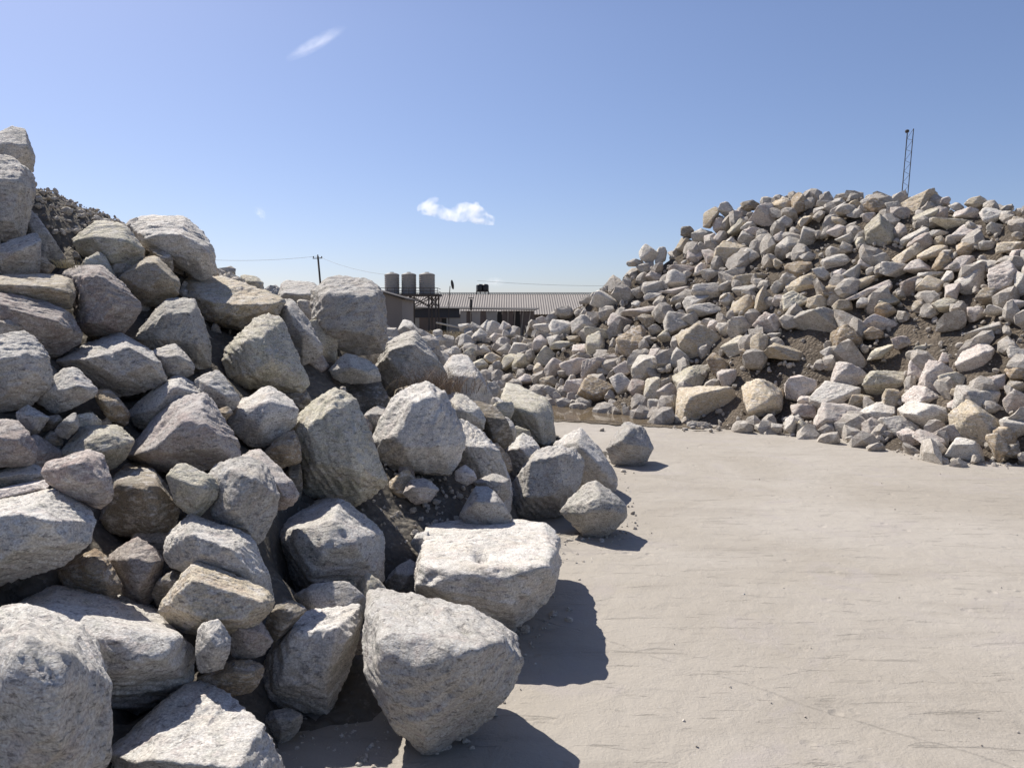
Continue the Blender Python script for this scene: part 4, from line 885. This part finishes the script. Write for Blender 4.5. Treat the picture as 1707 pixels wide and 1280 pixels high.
# puddle
m, n, l, b = new_mat('muddy_water')
b.inputs['Base Color'].default_value = (.15, .115, .075, 1); b.inputs['Roughness'].default_value = .04; b.inputs['IOR'].default_value = 1.33
tc = n.new('ShaderNodeTexCoord'); bp = n.new('ShaderNodeBump'); bp.inputs['Strength'].default_value = .05; bp.inputs['Distance'].default_value = .01
l.new(noise(n, l, tc.outputs['Object'], 9, 3), bp.inputs['Height']); l.new(bp.outputs[0], b.inputs['Normal'])
MUD = soil_mat('wet_mud', (.135,.108,.08), (.20,.165,.125), (.26,.225,.18), 1.5)
def flat_patch(name, pix, z, mat, label):
    rng = np.random.RandomState(3)
    P = [on_ground(x, y, z) for x, y in pix]
    P.append(P[0]); V = []
    for a, c in zip(P, P[1:]):
        for k in range(6):
            t = k / 6; q = a * (1 - t) + c * t
            V.append(q + np.array([rng.normal() * .025, rng.normal() * .05, 0]))
    bm = bmesh.new(); f = bm.faces.new([bm.verts.new(tuple(p)) for p in V]); bmesh.ops.triangulate(bm, faces=[f])
    me = bpy.data.meshes.new(name); bm.to_mesh(me); bm.free()
    if me.polygons[0].normal.z < 0: me.flip_normals()
    return tag(link_mesh(name, me, mat), label, kind='structure')
flat_patch('mud_margin', [(830,672),(900,664),(1000,666),(1060,668),(1120,682),(1160,700),(1185,709),(1175,714),(1130,713),(1090,711),(1040,708),(960,703),(900,700),(840,694)], .012, MUD, 'wet brown mud along the toe of the far heap')
flat_patch('puddle', [(850,675),(905,671),(960,674),(1000,681),(1035,690),(1080,697),(1115,706),(1070,706.5),(1010,702.5),(950,699.5),(900,696),(860,690)], .017, m, 'shallow brown puddle between the two heaps')
# small mud bank by the puddle
bank = on_ground(1050, 688)
gx2, gy2 = np.meshgrid(np.linspace(-.75, .75, 40), np.linspace(-.5, .5, 30))
zz = .22 * np.exp(-((gx2 / .38) ** 2 + (gy2 / .27) ** 2)) - .03
zz = zz.ravel() + .03 * fbm(np.column_stack([gx2.ravel() * 5, gy2.ravel() * 5, np.full(gx2.size, 4.)]), 3) * np.clip(zz.ravel() * 12, 0, 1)
idx = np.arange(1200).reshape(30, 40)
F = np.stack([idx[:-1, :-1], idx[:-1, 1:], idx[1:, 1:], idx[1:, :-1]], -1).reshape(-1, 4)
tag(link_mesh('mud_bank', np_mesh('mud_bank', np.column_stack([gx2.ravel(), gy2.ravel(), zz]), F), MUD, loc=bank + np.array([0, .35, 0])), 'low bank of wet mud beside the puddle', kind='structure')

# loose pebbles on the pavement
rng = np.random.RandomState(77)
PEB = [(778,1238,18,'flat pebble on the pavement at the foot of the foreground wedge boulder'),
       (825,1193,11,'tiny pebble against the right side of the foreground wedge boulder'),
       (598,1276,14,'tiny pebble by the bottom frame edge left of the foreground wedge boulder'),
       (1155,715,9,'small dark pebble at the toe near the big olive-beige boulder'),
       (925,910,9,'small pebble on the pavement beside the big flat-topped slab'),
       (873,725,9,'small pebble behind the toe of the near heap beside the standing block'),
       (1445,735,9,'small pale pebble on the pavement in front of the broad pitted toe boulder'),
       (1466,738,11,'larger pale pebble beside the small one before the pitted toe boulder')]
for i, (px, py, s, lab) in enumerate(PEB):
    g = on_ground(px, py); r_ = s / FPX * np.linalg.norm(g - CAM) * .5
    Q = rng.normal(size=(10, 3)); Q /= np.linalg.norm(Q, axis=1)[:, None]
    P = Q * np.array([1.15, .9, .65]) * r_ + g; P[:, 2] -= P[:, 2].min() - .0
    me, c = rock_mesh('pebble', P, 5000 + i, 3, chips=2)
    tag(link_mesh('pebble', me, TONES['grey_far'], loc=c), lab, 'pebble', 'loose pebbles on the pavement')
# crumbs along both toes
pts, sz = [], []
line = [on_ground(x, y) for x, y in ((470,1262),(560,1215),(690,1245),(845,1080),(880,1040),(940,905),(1040,885),(1020,790),(925,740),(850,700))]
for a, c in zip(line, line[1:]):
    for k in range(46):
        t = rng.rand(); q = a * (1 - t) + c * t; pts.append(q + np.array([rng.normal() * .11, rng.normal() * .11, .002])); sz.append(rng.uniform(.003, .012) if rng.rand() < .86 else rng.uniform(.015, .028))
line = [on_ground(x, y) for x, y in ((1120,704),(1230,716),(1330,728),(1480,748),(1560,768),(1707,782))]
for a, c in zip(line, line[1:]):
    for k in range(34):
        t = rng.rand(); q = a * (1 - t) + c * t; pts.append(q + np.array([rng.normal() * .1, abs(rng.normal()) * .16 + .0, .004])); sz.append(rng.uniform(.004, .02) if rng.rand() < .85 else .035)
for k in range(130):
    pts.append((rng.uniform(-1, 6), rng.uniform(2.4, 10), .003)); sz.append(rng.uniform(.002, .007))
scatter_rubble('grit', np.array(pts), sz, GRAVEL, 'crumbs of stone lying on the pavement along the heaps', 12)

# dry grass
m, n, l, b = new_mat('dry_grass'); b.inputs['Roughness'].default_value = .9
tc = n.new('ShaderNodeTexCoord'); l.new(mixc(n, l, ramp(n, l, noise(n, l, tc.outputs['Object'], 8, 3), .4, .6), (.16,.115,.085), (.27,.20,.14)), b.inputs['Base Color'])
DRY = m
m, n, l, b = new_mat('straw_grass'); b.inputs['Roughness'].default_value = .9
tc = n.new('ShaderNodeTexCoord'); l.new(mixc(n, l, ramp(n, l, noise(n, l, tc.outputs['Object'], 3, 3), .4, .6), (.20,.16,.075), (.33,.27,.15)), b.inputs['Base Color'])
STRAW = m
def tuft(name, base, spread, height, count, mat, label, cat='grass tuft', lean=(0, 0), wd=.003, kind=None, group=None):
    rng = np.random.RandomState(int(abs(base[0] * 1000)) % 9999)
    V, F = [], []
    for i in range(count):
        o = np.array(base) + np.array([rng.normal() * spread[0], rng.normal() * spread[1], 0])
        h = height * rng.uniform(.45, 1.1); dirn = np.array([rng.normal() * .5 + lean[0], rng.normal() * .5 + lean[1], 0]) * h
        side = rng.normal(size=3); side[2] = 0; side /= np.linalg.norm(side); b0 = len(V)
        for k in range(4):
            t = k / 3; q = o + dirn * t ** 1.6 + np.array([0, 0, h * (t - .25 * t * t)]); ww = wd * (1 - .8 * t)
            V += [q - side * ww, q + side * ww]
        for k in range(3): F.append((b0 + 2*k, b0 + 2*k + 1, b0 + 2*k + 3, b0 + 2*k + 2))
    c = np.array(base)
    o = link_mesh(name, np_mesh(name, np.array(V) - c, np.array(F), False), mat, loc=base)
    return tag(o, label, None if kind else cat, group, kind)
q = at(728, 655, 6.05); tuft('dry_grass_tuft', q, (.13, .1), .27, 620, DRY, 'wiry brown dry grass tuft on the near heap behind the hulking mottled boulder', lean=(.1, -.1), wd=.0022)
q = at(112, 447, 4.75); tuft('dry_grass_tuft', q, (.05, .05), .09, 130, STRAW, 'small pale dry grass tuft above the slanting lilac-grey face', lean=(-.5, 0), wd=.0015)

# ------------------------------------------------------------------ the yard's far side
CLAD = simple('cladding', (.30,.275,.25), .8, var=.15, scale=1.5)
CLAD_B = simple('brown_cladding', (.115,.088,.075), .85, var=.25, scale=2)
CLAD_G = simple('grey_cladding', (.25,.235,.215), .8, var=.2, scale=2)
BAND = simple('dark_band', (.018,.02,.03), .6, var=.3, scale=1)
DARK = simple('dark_opening', (.02,.018,.016), .9)
STEEL = simple('dark_steel', (.05,.042,.038), .9, var=.3)
ROOF = simple('roof_sheet', (.215,.19,.172), .8, var=.18, scale=.35)
TANKM = simple('tank_plastic', (.27,.25,.225), .6, var=.12, scale=.8)
BLACK = simple('black_tank_plastic', (.012,.012,.013), .45)
WHITE = simple('white_paint', (.7,.69,.66), .6, var=.06)
WOOD = simple('weathered_wood', (.23,.195,.16), .9, var=.25, scale=4)
POLE = simple('creosoted_pole', (.055,.045,.038), .9)
WIRE = simple('cable', (.04,.04,.045), .6)
def L2W(px, py, d): return at(px, py, d)
D1 = 70.0
# long shed with a corrugated roof
zr0, ze = at(735, 490, D1 + 4)[2], at(735, 517, D1)[2]
X0, X1 = at(600, 490, D1)[0], at(1120, 490, D1)[0]
yE, yR = D1 * math.cos(PITCH), (D1 + 7) * math.cos(PITCH)
shed = empty('long_shed', (0, yE, 0)); tag(shed, 'long low shed with a weathered corrugated roof beyond the heaps', 'shed')
zr0 = at(735, 490, D1 + 7)[2]; ze = at(900, 524, D1)[2]
pitchw = .235; ncor = int((X1 - X0) / pitchw)
V, F = [], []
for i in range(ncor * 4 + 1):
    x = X0 + i * pitchw / 4; dz = .03 * math.sin(i * math.pi / 2)
    V += [(x, 0, ze + dz), (x, yR - yE, zr0 + dz)]
for i in range(ncor * 4): F.append((2*i, 2*i+2, 2*i+3, 2*i+1))
link_mesh('roof', np_mesh('roof', np.array(V), np.array(F), False), ROOF, shed)
V2 = [(x, 2 * (yR - yE) - y, z) for x, y, z in V]
link_mesh('roof', np_mesh('roof', np.array(V2), np.array(F)[:, ::-1], False), ROOF, shed)
MB().box(X0 - .1, X1 + .1, yR - yE - .14, yR - yE + .14, zr0 + .05, zr0 + .11).build('ridge_cap', ROOF, shed)
MB().box(X0 + .3, X1 - .3, .5, .62, 0, ze - .02).build('wall', CLAD_B, shed)
MB().box(X0 + .3, X0 + .42, .62, 2*(yR - yE) - .6, 0, ze).build('wall', CLAD_B, shed)
MB().box(X1 - .42, X1 - .3, .62, 2*(yR - yE) - .6, 0, ze).build('wall', CLAD_B, shed)
# lean-to workshop in front, patched together from sheets
D2 = 62.0
yL = D2 * math.cos(PITCH)
lean = empty('lean_to_workshop', (0, yL, 0)); tag(lean, 'patched lean-to with mismatched wall sheets and a dark band under the roof', 'workshop')
kx = lambda px, D=D2: at(px, 530, D)[0]
zt = lambda py, D=D2: at(800, py, D)[2]
z_top0, z_top1 = zt(513.5), zt(517)
xa, xb = kx(668), kx(892)
V = [(xa, -.35, z_top0 - .02), (xb, -.35, z_top1 - .02), (xb + .5, 5.5, z_top1 + .16), (xa, 5.5, z_top0 + .16)]
MB().hexa([*V, *[(x, y, z + .07) for x, y, z in V]]).build('roof', STEEL, lean)
def panel(x0, x1, y0, y1, mat, name='wall_panel', dy=0.0, th=.06):
    a, c = kx(x0), kx(x1); MB().box(a + .004, c - .004, dy, dy + th, max(0, zt(y1)), zt(y0)).build(name, mat, lean)
panel(672, 700, 530, 600, CLAD_G); panel(700, 737, 530, 600, CLAD_B); panel(737, 745, 531, 600, DARK, 'door', .05); panel(745, 768, 530, 600, CLAD_G)
panel(673, 767, 514.5, 529.5, BAND, 'front_band', -.08, .05)  # one near-black bluish panel across the upper front
for x0, x1, mt in ((768,778,CLAD),(778,787,CLAD_B),(787,801,CLAD),(801,811,CLAD_B),(811,829,CLAD_G),(837,846,CLAD_B),(846,856,CLAD_B),(856,867,DARK),(867,878,CLAD_B),(878,890,CLAD_B)):
    panel(x0, x1, 518.3, 600, mt)
panel(829, 837, 519, 600, DARK, 'door', .08)
for x, lx in ((847, -1), (858.5, -2), (872, -4), (884, -6), (785, 0)):
    a = at(x, 519, D2 - .15); c = at(x + lx, 560, D2 - .15)
    MB().tube([(a[0], -.14, a[2]), (c[0], -.14, 0)], .055, 6).build('post', WOOD, lean)
a = at(785, 517, D2 - .3); c = at(785, 499, D2 - .3)
MB().tube([(a[0], .5, a[2]), (a[0], .5, c[2])], .1, 8).tube([(a[0], .5, c[2] + .07), (a[0], .5, c[2] + .13)], .24, 10).build('chimney', STEEL, lean)
# small brown shed at left
D3 = 44.0
yS = D3 * math.cos(PITCH)
sm = empty('small_shed', (0, yS, 0)); tag(sm, 'small brown shed with a sloping roof edge and white-framed window behind the big square block', 'shed')
sx0, sx1 = at(590, 500, D3)[0], at(672, 500, D3)[0]
za, zb = at(590, 471, D3)[2], at(673, 497, D3)[2]
MB().hexa([(sx0,0,0),(sx1,0,0),(sx1,5,0),(sx0,5,0),(sx0,0,za-.06),(sx1,0,zb-.06),(sx1,5,zb-.06),(sx0,5,za-.06)]).build('wall', simple('shed_cladding', (.17,.148,.135), .8, var=.12, scale=1), sm)
MB().hexa([(sx0-.2,-.3,za-.055),(sx1+.25,-.3,zb-.1),(sx1+.25,5.2,zb-.1),(sx0-.2,5.2,za-.055),(sx0-.2,-.3,za+.03),(sx1+.25,-.3,zb-.015),(sx1+.25,5.2,zb-.015),(sx0-.2,5.2,za+.03)]).build('roof', STEEL, sm)
wx0, wx1, wz0, wz1 = at(632, 500, D3)[0], at(644, 500, D3)[0], at(640, 517, D3)[2], at(640, 500, D3)[2]
fr = MB().box(wx0, wx1, -.06, -.002, wz1 - .07, wz1).box(wx0, wx1, -.06, -.002, wz0, wz0 + .07).box(wx0, wx0 + .07, -.055, -.002, wz0 + .07, wz1 - .07).box(wx1 - .07, wx1, -.055, -.002, wz0 + .07, wz1 - .07)
wf = fr.build('window_frame', WHITE, sm)
MB().box(wx0 + .072, wx1 - .072, -.03, -.004, wz0 + .072, wz1 - .072).build('pane', DARK, wf)

# tank tower
D4 = 58.0
yT = D4 * math.cos(PITCH)
tw = empty('tank_stand', (at(695, 490, D4)[0], yT, 0)); tag(tw, 'dark steel stand with crossed braces and a railing under the three tanks', 'tank stand')
tx = lambda px: at(px, 490, D4)[0] - tw.location.x
zd = at(695, 491, D4)[2]
x0, x1 = tx(640), tx(735)
MB().box(x0, x1, -1.0, 1.6, zd - .14, zd).build('deck', STEEL, tw)
for px in (648, 671, 688, 718, 729.5):
    for y in (-.8, 1.4):
        MB().tube([(tx(px), y, 0), (tx(px), y, zd - .142)], .065, 6).build('leg', STEEL, tw)
zb0 = at(695, 512, D4)[2]
for a_, c_ in ((671, 688), (688, 718), (718, 729.5), (648, 671)):
    for y in (-.8, 1.4):
        MB().tube([(tx(a_), y - .07, zb0), (tx(c_), y - .07, zd - .2)], .04, 5).build('brace', STEEL, tw)
        MB().tube([(tx(a_), y + .07, zd - .2), (tx(c_), y + .07, zb0)], .04, 5).build('brace', STEEL, tw)
rl = MB()
zr = at(695, 481.5, D4)[2]
for hz in (zr, (zr + zd) / 2): rl.tube([(x0, -.97, hz), (x1 - .12, -.97, hz)], .022, 5); rl.tube([(x1 - .12, -.97, hz), (x1 - .12, 1.57, hz)], .022, 5)
for k in range(9): rl.tube([(x0 + (x1 - .12 - x0) * k / 8, -.97, zd), (x0 + (x1 - .12 - x0) * k / 8, -.97, zr)], .022, 5)
rl.build('railing', STEEL, tw)
ztop = at(695, 457.5, D4)[2]
for i, (a_, c_) in enumerate(((642.5, 667), (670.5, 695), (699.5, 726))):
    cx_ = (at(a_, 490, D4)[0] + at(c_, 490, D4)[0]) / 2; r_ = (at(c_, 490, D4)[0] - at(a_, 490, D4)[0]) / 2
    t = empty('water_tank', (cx_, yT + .3, zd)); H = ztop - zd
    tag(t, ['leftmost of the three grey tanks on the steel stand', 'middle one of the three grey tanks on the steel stand', 'rightmost of the three grey tanks, nearest the end of the railing'][i], 'water tank', 'grey tanks on the steel stand')
    prof = [(r_ * .98, 0.002)]
    for k in range(9):
        z = H * (k + .5) / 9.6
        prof += [(r_ * .965, z - .04), (r_, z - .02), (r_, z + .05), (r_ * .965, z + .07)]
    prof += [(r_, H * .93), (r_ * 1.01, H * .965)]
    MB().lathe(prof, n=32).build('body', TANKM, t)
    MB().lathe([(r_ * .985, H * .966), (r_ * .9, H * 1.0), (r_ * .5, H * 1.05), (r_ * .3, H * 1.06)], n=32).build('dome', TANKM, t)
    MB().lathe([(r_ * .28, H * 1.062), (r_ * .28, H * 1.09), (r_ * .1, H * 1.10)], n=20).build('lid', TANKM, t)
# black tank on a small stand beyond the ridge
D5 = 84.0
bt = empty('black_tank', at(804.5, 485, D5)); s5 = D5 / FPX
tag(bt, 'small black tank standing above the shed roof ridge', 'water tank')
for sx in (-1, 1):
    MB().lathe([(.25*s5*4.4*2, -.1*s5), (5.0*s5, 0), (5.2*s5, 1.2*s5), (5.2*s5, 9*s5), (4.6*s5, 10.6*s5), (2*s5, 11.2*s5)], c=(sx * 4.6 * s5, 0, 0), n=20).build('drum', BLACK, bt)
st = empty('black_tank_stand', (bt.location.x, bt.location.y, 0)); tag(st, 'thin metal frame carrying the small black tank', 'tank stand')
zq = bt.location.z
MB().box(-10.5*s5, 10.5*s5, -.5, .5, zq - .12, zq - .008).build('deck', STEEL, st)
for sx in (-10, -4, 4, 10):
    for y in (-.42, .42):
        MB().tube([(sx * s5, y, 0), (sx * s5, y, zq - .122)], .045, 5).build('leg', STEEL, st)
for sx in (-10, 10): MB().tube([(sx * s5, -.46, zq), (sx * s5, -.46, zq + 9 * s5)], .03, 5).build('rail_post', STEEL, st)
# antenna on a pole
D6 = 60.0
g = at(748, 512, D6); tp = at(750.5, 477, D6)
an = empty('antenna_pole', (g[0], g[1], 0)); tag(an, 'thin antenna pole with a small dish beside the tank stand', 'antenna')
MB().tube([(0, 0, 0), (0, 0, g[2]), (tp[0] - g[0], 0, tp[2])], .035, 6).build('pole', STEEL, an)
V = []
dm = MB(); dm.lathe([(.02, .1), (.16, .06), (.27, 0), (.3, .06), (.16, .12), (.02, .16)], n=16)
dobj = dm.build('dish', STEEL, an, loc=(tp[0] - g[0] + .16, -.1, tp[2] + .1)); dobj.rotation_euler = (math.radians(80), 0, math.radians(65)); dobj.scale = (.6, 1.3, 1)
# utility pole and lines
D7 = 120.0
g = at(536, 480, D7); tp = at(531, 427.5, D7)
up = empty('utility_pole', (g[0], g[1], 0)); tag(up, 'leaning wooden utility pole with a short crossarm on the skyline', 'utility pole')
T = np.array([tp[0] - g[0], 0, tp[2]])
MB().tube([(0, 0, 0), (0.2, 0, 1.5), tuple(T)], .19, 8, .15).build('pole', POLE, up)
MB().tube([(T[0] - .75, -.2, T[2] - .38), (T[0] + .75, -.2, T[2] - .32)], .07, 6).build('crossarm', POLE, up)
for k in (-.65, 0, .65): MB().lathe([(.07, 0), (.1, .1), (.07, .22), (.03, .27)], c=(T[0] + k, -.2 if k else 0, T[2] - .28 if k else T[2]), n=8).build('insulator', POLE, up)
def wire(name, pts, label, r=.03):
    o = MB().tube(pts, r, 4).build(name, WIRE); return tag(o, label, 'power line')
tpw = np.array([g[0], g[1], 0]) + T
def sag(a, c, s, n=14): return [tuple(np.array(a) * (1 - k / n) + np.array(c) * (k / n) - np.array([0, 0, s * 4 * (k / n) * (1 - k / n)])) for k in range(n + 1)]
wire('power_line', sag(tpw, at(300, 430, 122), .55), 'faint power line running left from the utility pole', .02)
wire('power_line', sag(tpw, at(655, 459, 96), .5), 'faint power line dropping right from the utility pole to the tanks', .018)
wire('power_line', sag(at(795, 468, 118), at(1100, 476, 110), .35), 'faint power line over the shed roof running into the far heap', .018)
# mast behind the far heap
D8 = 46.0
base = at(1493, 560, D8)
ms = empty('mast', (base[0], base[1], 0)); tag(ms, 'slender leaning mast of three thin rods behind the far heap', 'mast')
def mp_(px, py, dy=0): q = at(px, py, D8); return (q[0] - base[0], q[1] - base[1] + dy, q[2])
rods = [((1503, 330), (1512.5, 220), 0), ((1506, 330), (1516.2, 221), .25), ((1511.5, 330), (1521.5, 215.5), -.1)]
for (a_, c_, dy) in rods:
    A_ = np.array(mp_(*a_, dy)); C_ = np.array(mp_(*c_, dy)); B_ = A_ + (A_ - C_) * (A_[2] / (C_[2] - A_[2]))
    MB().tube([tuple(B_), tuple(C_)], .025, 6).build('rod', STEEL, ms)
for k in range(1, 14):
    t = k / 14; a_ = np.array(mp_(1503 + 9.5 * t, 330 - 110 * t)); c_ = np.array(mp_(1506 + 10.2 * t, 330 - 109 * t, .25))
    MB().tube([tuple(a_), tuple(c_)], .012, 4).build('rung', STEEL, ms)
for k in range(12):
    t, u = k / 12, (k + 1) / 12
    f1 = lambda w: np.array(mp_(1506 + 10.2 * w, 330 - 109 * w, .25)); f2 = lambda w: np.array(mp_(1511.5 + 10 * w, 330 - 114.5 * w, -.1))
    MB().tube([tuple(f1(t)), tuple(f2(u))] if k % 2 else [tuple(f2(t)), tuple(f1(u))], .011, 4).build('brace', STEEL, ms)
q = np.array(mp_(1513.5, 218.5, .1))
MB().lathe([(.03, -.11), (.1, -.07), (.12, 0), (.1, .07), (.03, .1)], c=tuple(q), n=12).build('lamp_head', STEEL, ms)
q = np.array(mp_(1517, 217.5, .2))
MB().lathe([(.02, -.09), (.055, -.05), (.055, .05), (.02, .08)], c=tuple(q), n=10).build('lamp_head', STEEL, ms)

# rough ground, brush, timber and heaps between the yard and the sheds
gb = np.random.RandomState(4)
gxx, gyy = np.meshgrid(np.linspace(-9, 9, 90), np.linspace(18, 50, 110))
zz = .9 * np.exp(-((gxx + 2.5) / 4.5) ** 2 - ((gyy - 33) / 7) ** 2) + .25 * np.exp(-((gxx + 4) / 3) ** 2 - ((gyy - 24) / 4) ** 2)
zz = zz.ravel() - .12 + .1 * fbm(np.column_stack([gxx.ravel() * .9, gyy.ravel() * .9, np.full(gxx.size, 6.)]), 4)
idx = np.arange(gxx.size).reshape(110, 90)
F = np.stack([idx[:-1, :-1], idx[:-1, 1:], idx[1:, 1:], idx[1:, :-1]], -1).reshape(-1, 4)
F = F[zz[F].max(1) > -.02]
tag(link_mesh('rough_ground', np_mesh('rough_ground', np.column_stack([gxx.ravel(), gyy.ravel(), np.maximum(zz, -.12)]), F), soil_mat('straw_soil', (.20,.165,.10), (.27,.23,.155), (.16,.13,.085), .5)), 'rough straw-coloured ground in front of the sheds', kind='structure')
tuft('dry_grass', (-3.3, 31, .7), (1.6, 2.4), .4, 1400, STRAW, 'straw-coloured dry grass in front of the lean-to', wd=.012, kind='stuff')
q = at(735, 562, 27); tuft('dead_bush', (q[0], q[1], q[2] - .2), (.35, .35), .55, 700, DRY, 'dark leafless bush in front of the lean-to', 'bush', wd=.006)
q0, q1 = at(727, 538, 29), at(776, 548, 29)
o = MB().tube([tuple(q0), tuple(q1)], .035, 6).build('timber_pole', simple('bleached_wood', (.5,.46,.40), .8)); tag(o, 'pale bleached pole lying across the brush in front of the lean-to', 'pole')
# pale gravel heap seen through the dip of the near heap's crest
c0 = at(455, 520, 16.0)
hp, hs = [], []
for k in range(900):
    rr = abs(gb.normal()) * .9; th = gb.uniform(0, 6.28); x = c0[0] + rr * math.cos(th) * 1.3; y = c0[1] + rr * math.sin(th)
    z = max(0, 2.2 - rr * 1.0); hp.append((x, y, z * gb.uniform(.93, 1.0))); hs.append(gb.uniform(.04, .13))
body = MB().lathe([(2.2, 0), (1.3, 1.0), (.7, 1.6), (.1, 2.1)], c=(c0[0], c0[1], 0), n=24).build('gravel_heap', TONES['white']); tag(body, 'core of the pale gravel heap behind the near heap', kind='structure')
scatter_rubble('gravel', np.array(hp), hs, TONES['white'], 'pale sunlit gravel seen through the dip in the near crest', 51)
# rubble slope behind the big square block
pts, sz = [], []
for k in range(420):
    x, y = gb.uniform(-3.4, -.2), gb.uniform(9.5, 16)
    z = max(0, float(left_h(np.array([[x, y]]))[0]))
    pts.append((x, y, z)); sz.append(gb.uniform(.03, .16))
scatter_rubble('rubble', np.array(pts), sz, GRAVEL, 'grey rubble strewn behind the near heap', 52)
# clouds: closed bodies of thin vapour high above the yard
def cloud(cx, cy, d, lobes, dens, label, seed, scale, lo=.44, hi=.70, det=5):
    rng = np.random.RandomState(seed)
    m = bpy.data.materials.new('vapour'); m.use_nodes = True
    n, l = m.node_tree.nodes, m.node_tree.links
    n.remove(n['Principled BSDF'])
    pv = n.new('ShaderNodeVolumePrincipled'); pv.inputs['Color'].default_value = (1, 1, 1, 1); pv.inputs['Anisotropy'].default_value = .35
    tc = n.new('ShaderNodeTexCoord')
    nz = noise(n, l, tc.outputs['Object'], scale, det, .62, .4)
    l.new(math_n(n, l, 'MULTIPLY', ramp(n, l, nz, lo, hi), dens), pv.inputs['Density'])
    l.new(pv.outputs[0], n['Material Output'].inputs['Volume'])
    P0 = at(cx, cy, d); k = d / FPX
    bm = bmesh.new()
    V, F = ico(4); VV, FF = [], []
    for dx, dy, r in lobes:
        c = (dx * RT - dy * UP) * k + rng.normal() * .15 * r * k * FW
        X = V * np.array([1.25, 1.0, .8]) * r * k
        X = X * (1 + .3 * fbm(V * 1.6 + rng.uniform(0, 50, 3), 3))[:, None]
        VV.append(X + c); FF.append(F + len(V) * len(FF))
    me = np_mesh('cloud', np.vstack(VV), np.vstack(FF))
    o = link_mesh('cloud', me, m, loc=P0)
    rm = o.modifiers.new('union', 'REMESH'); rm.mode = 'VOXEL'; rm.voxel_size = 2.2 * k
    tag(o, label, 'cloud')
cloud(762, 354, 900, [(-48,-6,15),(-40,-20,8),(-28,0,14),(-12,4,14),(5,4,15),(18,-4,18),(34,6,16),(50,14,11)], .10, 'small puffy white cloud above the three tanks', 2, .075)
def wisp(p0, p1, wid, d, dens, label, seed):
    A, B = at(*p0, d), at(*p1, d); c = (A + B) / 2; k = d / FPX
    m = bpy.data.materials.new('thin_vapour'); m.use_nodes = True
    n, l = m.node_tree.nodes, m.node_tree.links; n.remove(n['Principled BSDF'])
    pv = n.new('ShaderNodeVolumePrincipled'); pv.inputs['Color'].default_value = (1, 1, 1, 1); pv.inputs['Anisotropy'].default_value = .35
    tc = n.new('ShaderNodeTexCoord'); ln = n.new('ShaderNodeVectorMath'); ln.operation = 'LENGTH'; l.new(tc.outputs['Object'], ln.inputs[0])
    fall = ramp(n, l, ln.outputs['Value'], 0, 1, (1, 1, 1, 1), (0, 0, 0, 1))
    mp = n.new('ShaderNodeMapping'); mp.inputs['Scale'].default_value = (2.2, 1.1, 1.1); mp.inputs['Location'].default_value = (seed, 0, 0); l.new(tc.outputs['Object'], mp.inputs[0])
    nz = ramp(n, l, noise(n, l, mp.outputs[0], 1.6, 4, .6, .3), .3, .75)
    l.new(math_n(n, l, 'MULTIPLY', math_n(n, l, 'MULTIPLY', fall, nz), dens), pv.inputs['Density'])
    l.new(pv.outputs[0], n['Material Output'].inputs['Volume'])
    V, F = ico(4)
    o = link_mesh('cloud', np_mesh('cloud', V, F), m, loc=c)
    o.rotation_euler = Vector(B - A).to_track_quat('X', 'Z').to_euler(); o.scale = (float(np.linalg.norm(B - A)) * .56, wid * k, wid * k)
    tag(o, label, 'cloud')
wisp((480, 99), (574, 46), 12, 1200, .05, 'faint streak of cloud high in the sky', 3)
wisp((428, 345), (441, 366), 9, 1000, .05, 'tiny wisp of cloud left of the utility pole', 4)
wisp((808, 470), (842, 470), 9, 1100, .06, 'tiny cloud low over the shed roof beside the black tank', 5)
print('objects', len(bpy.data.objects))
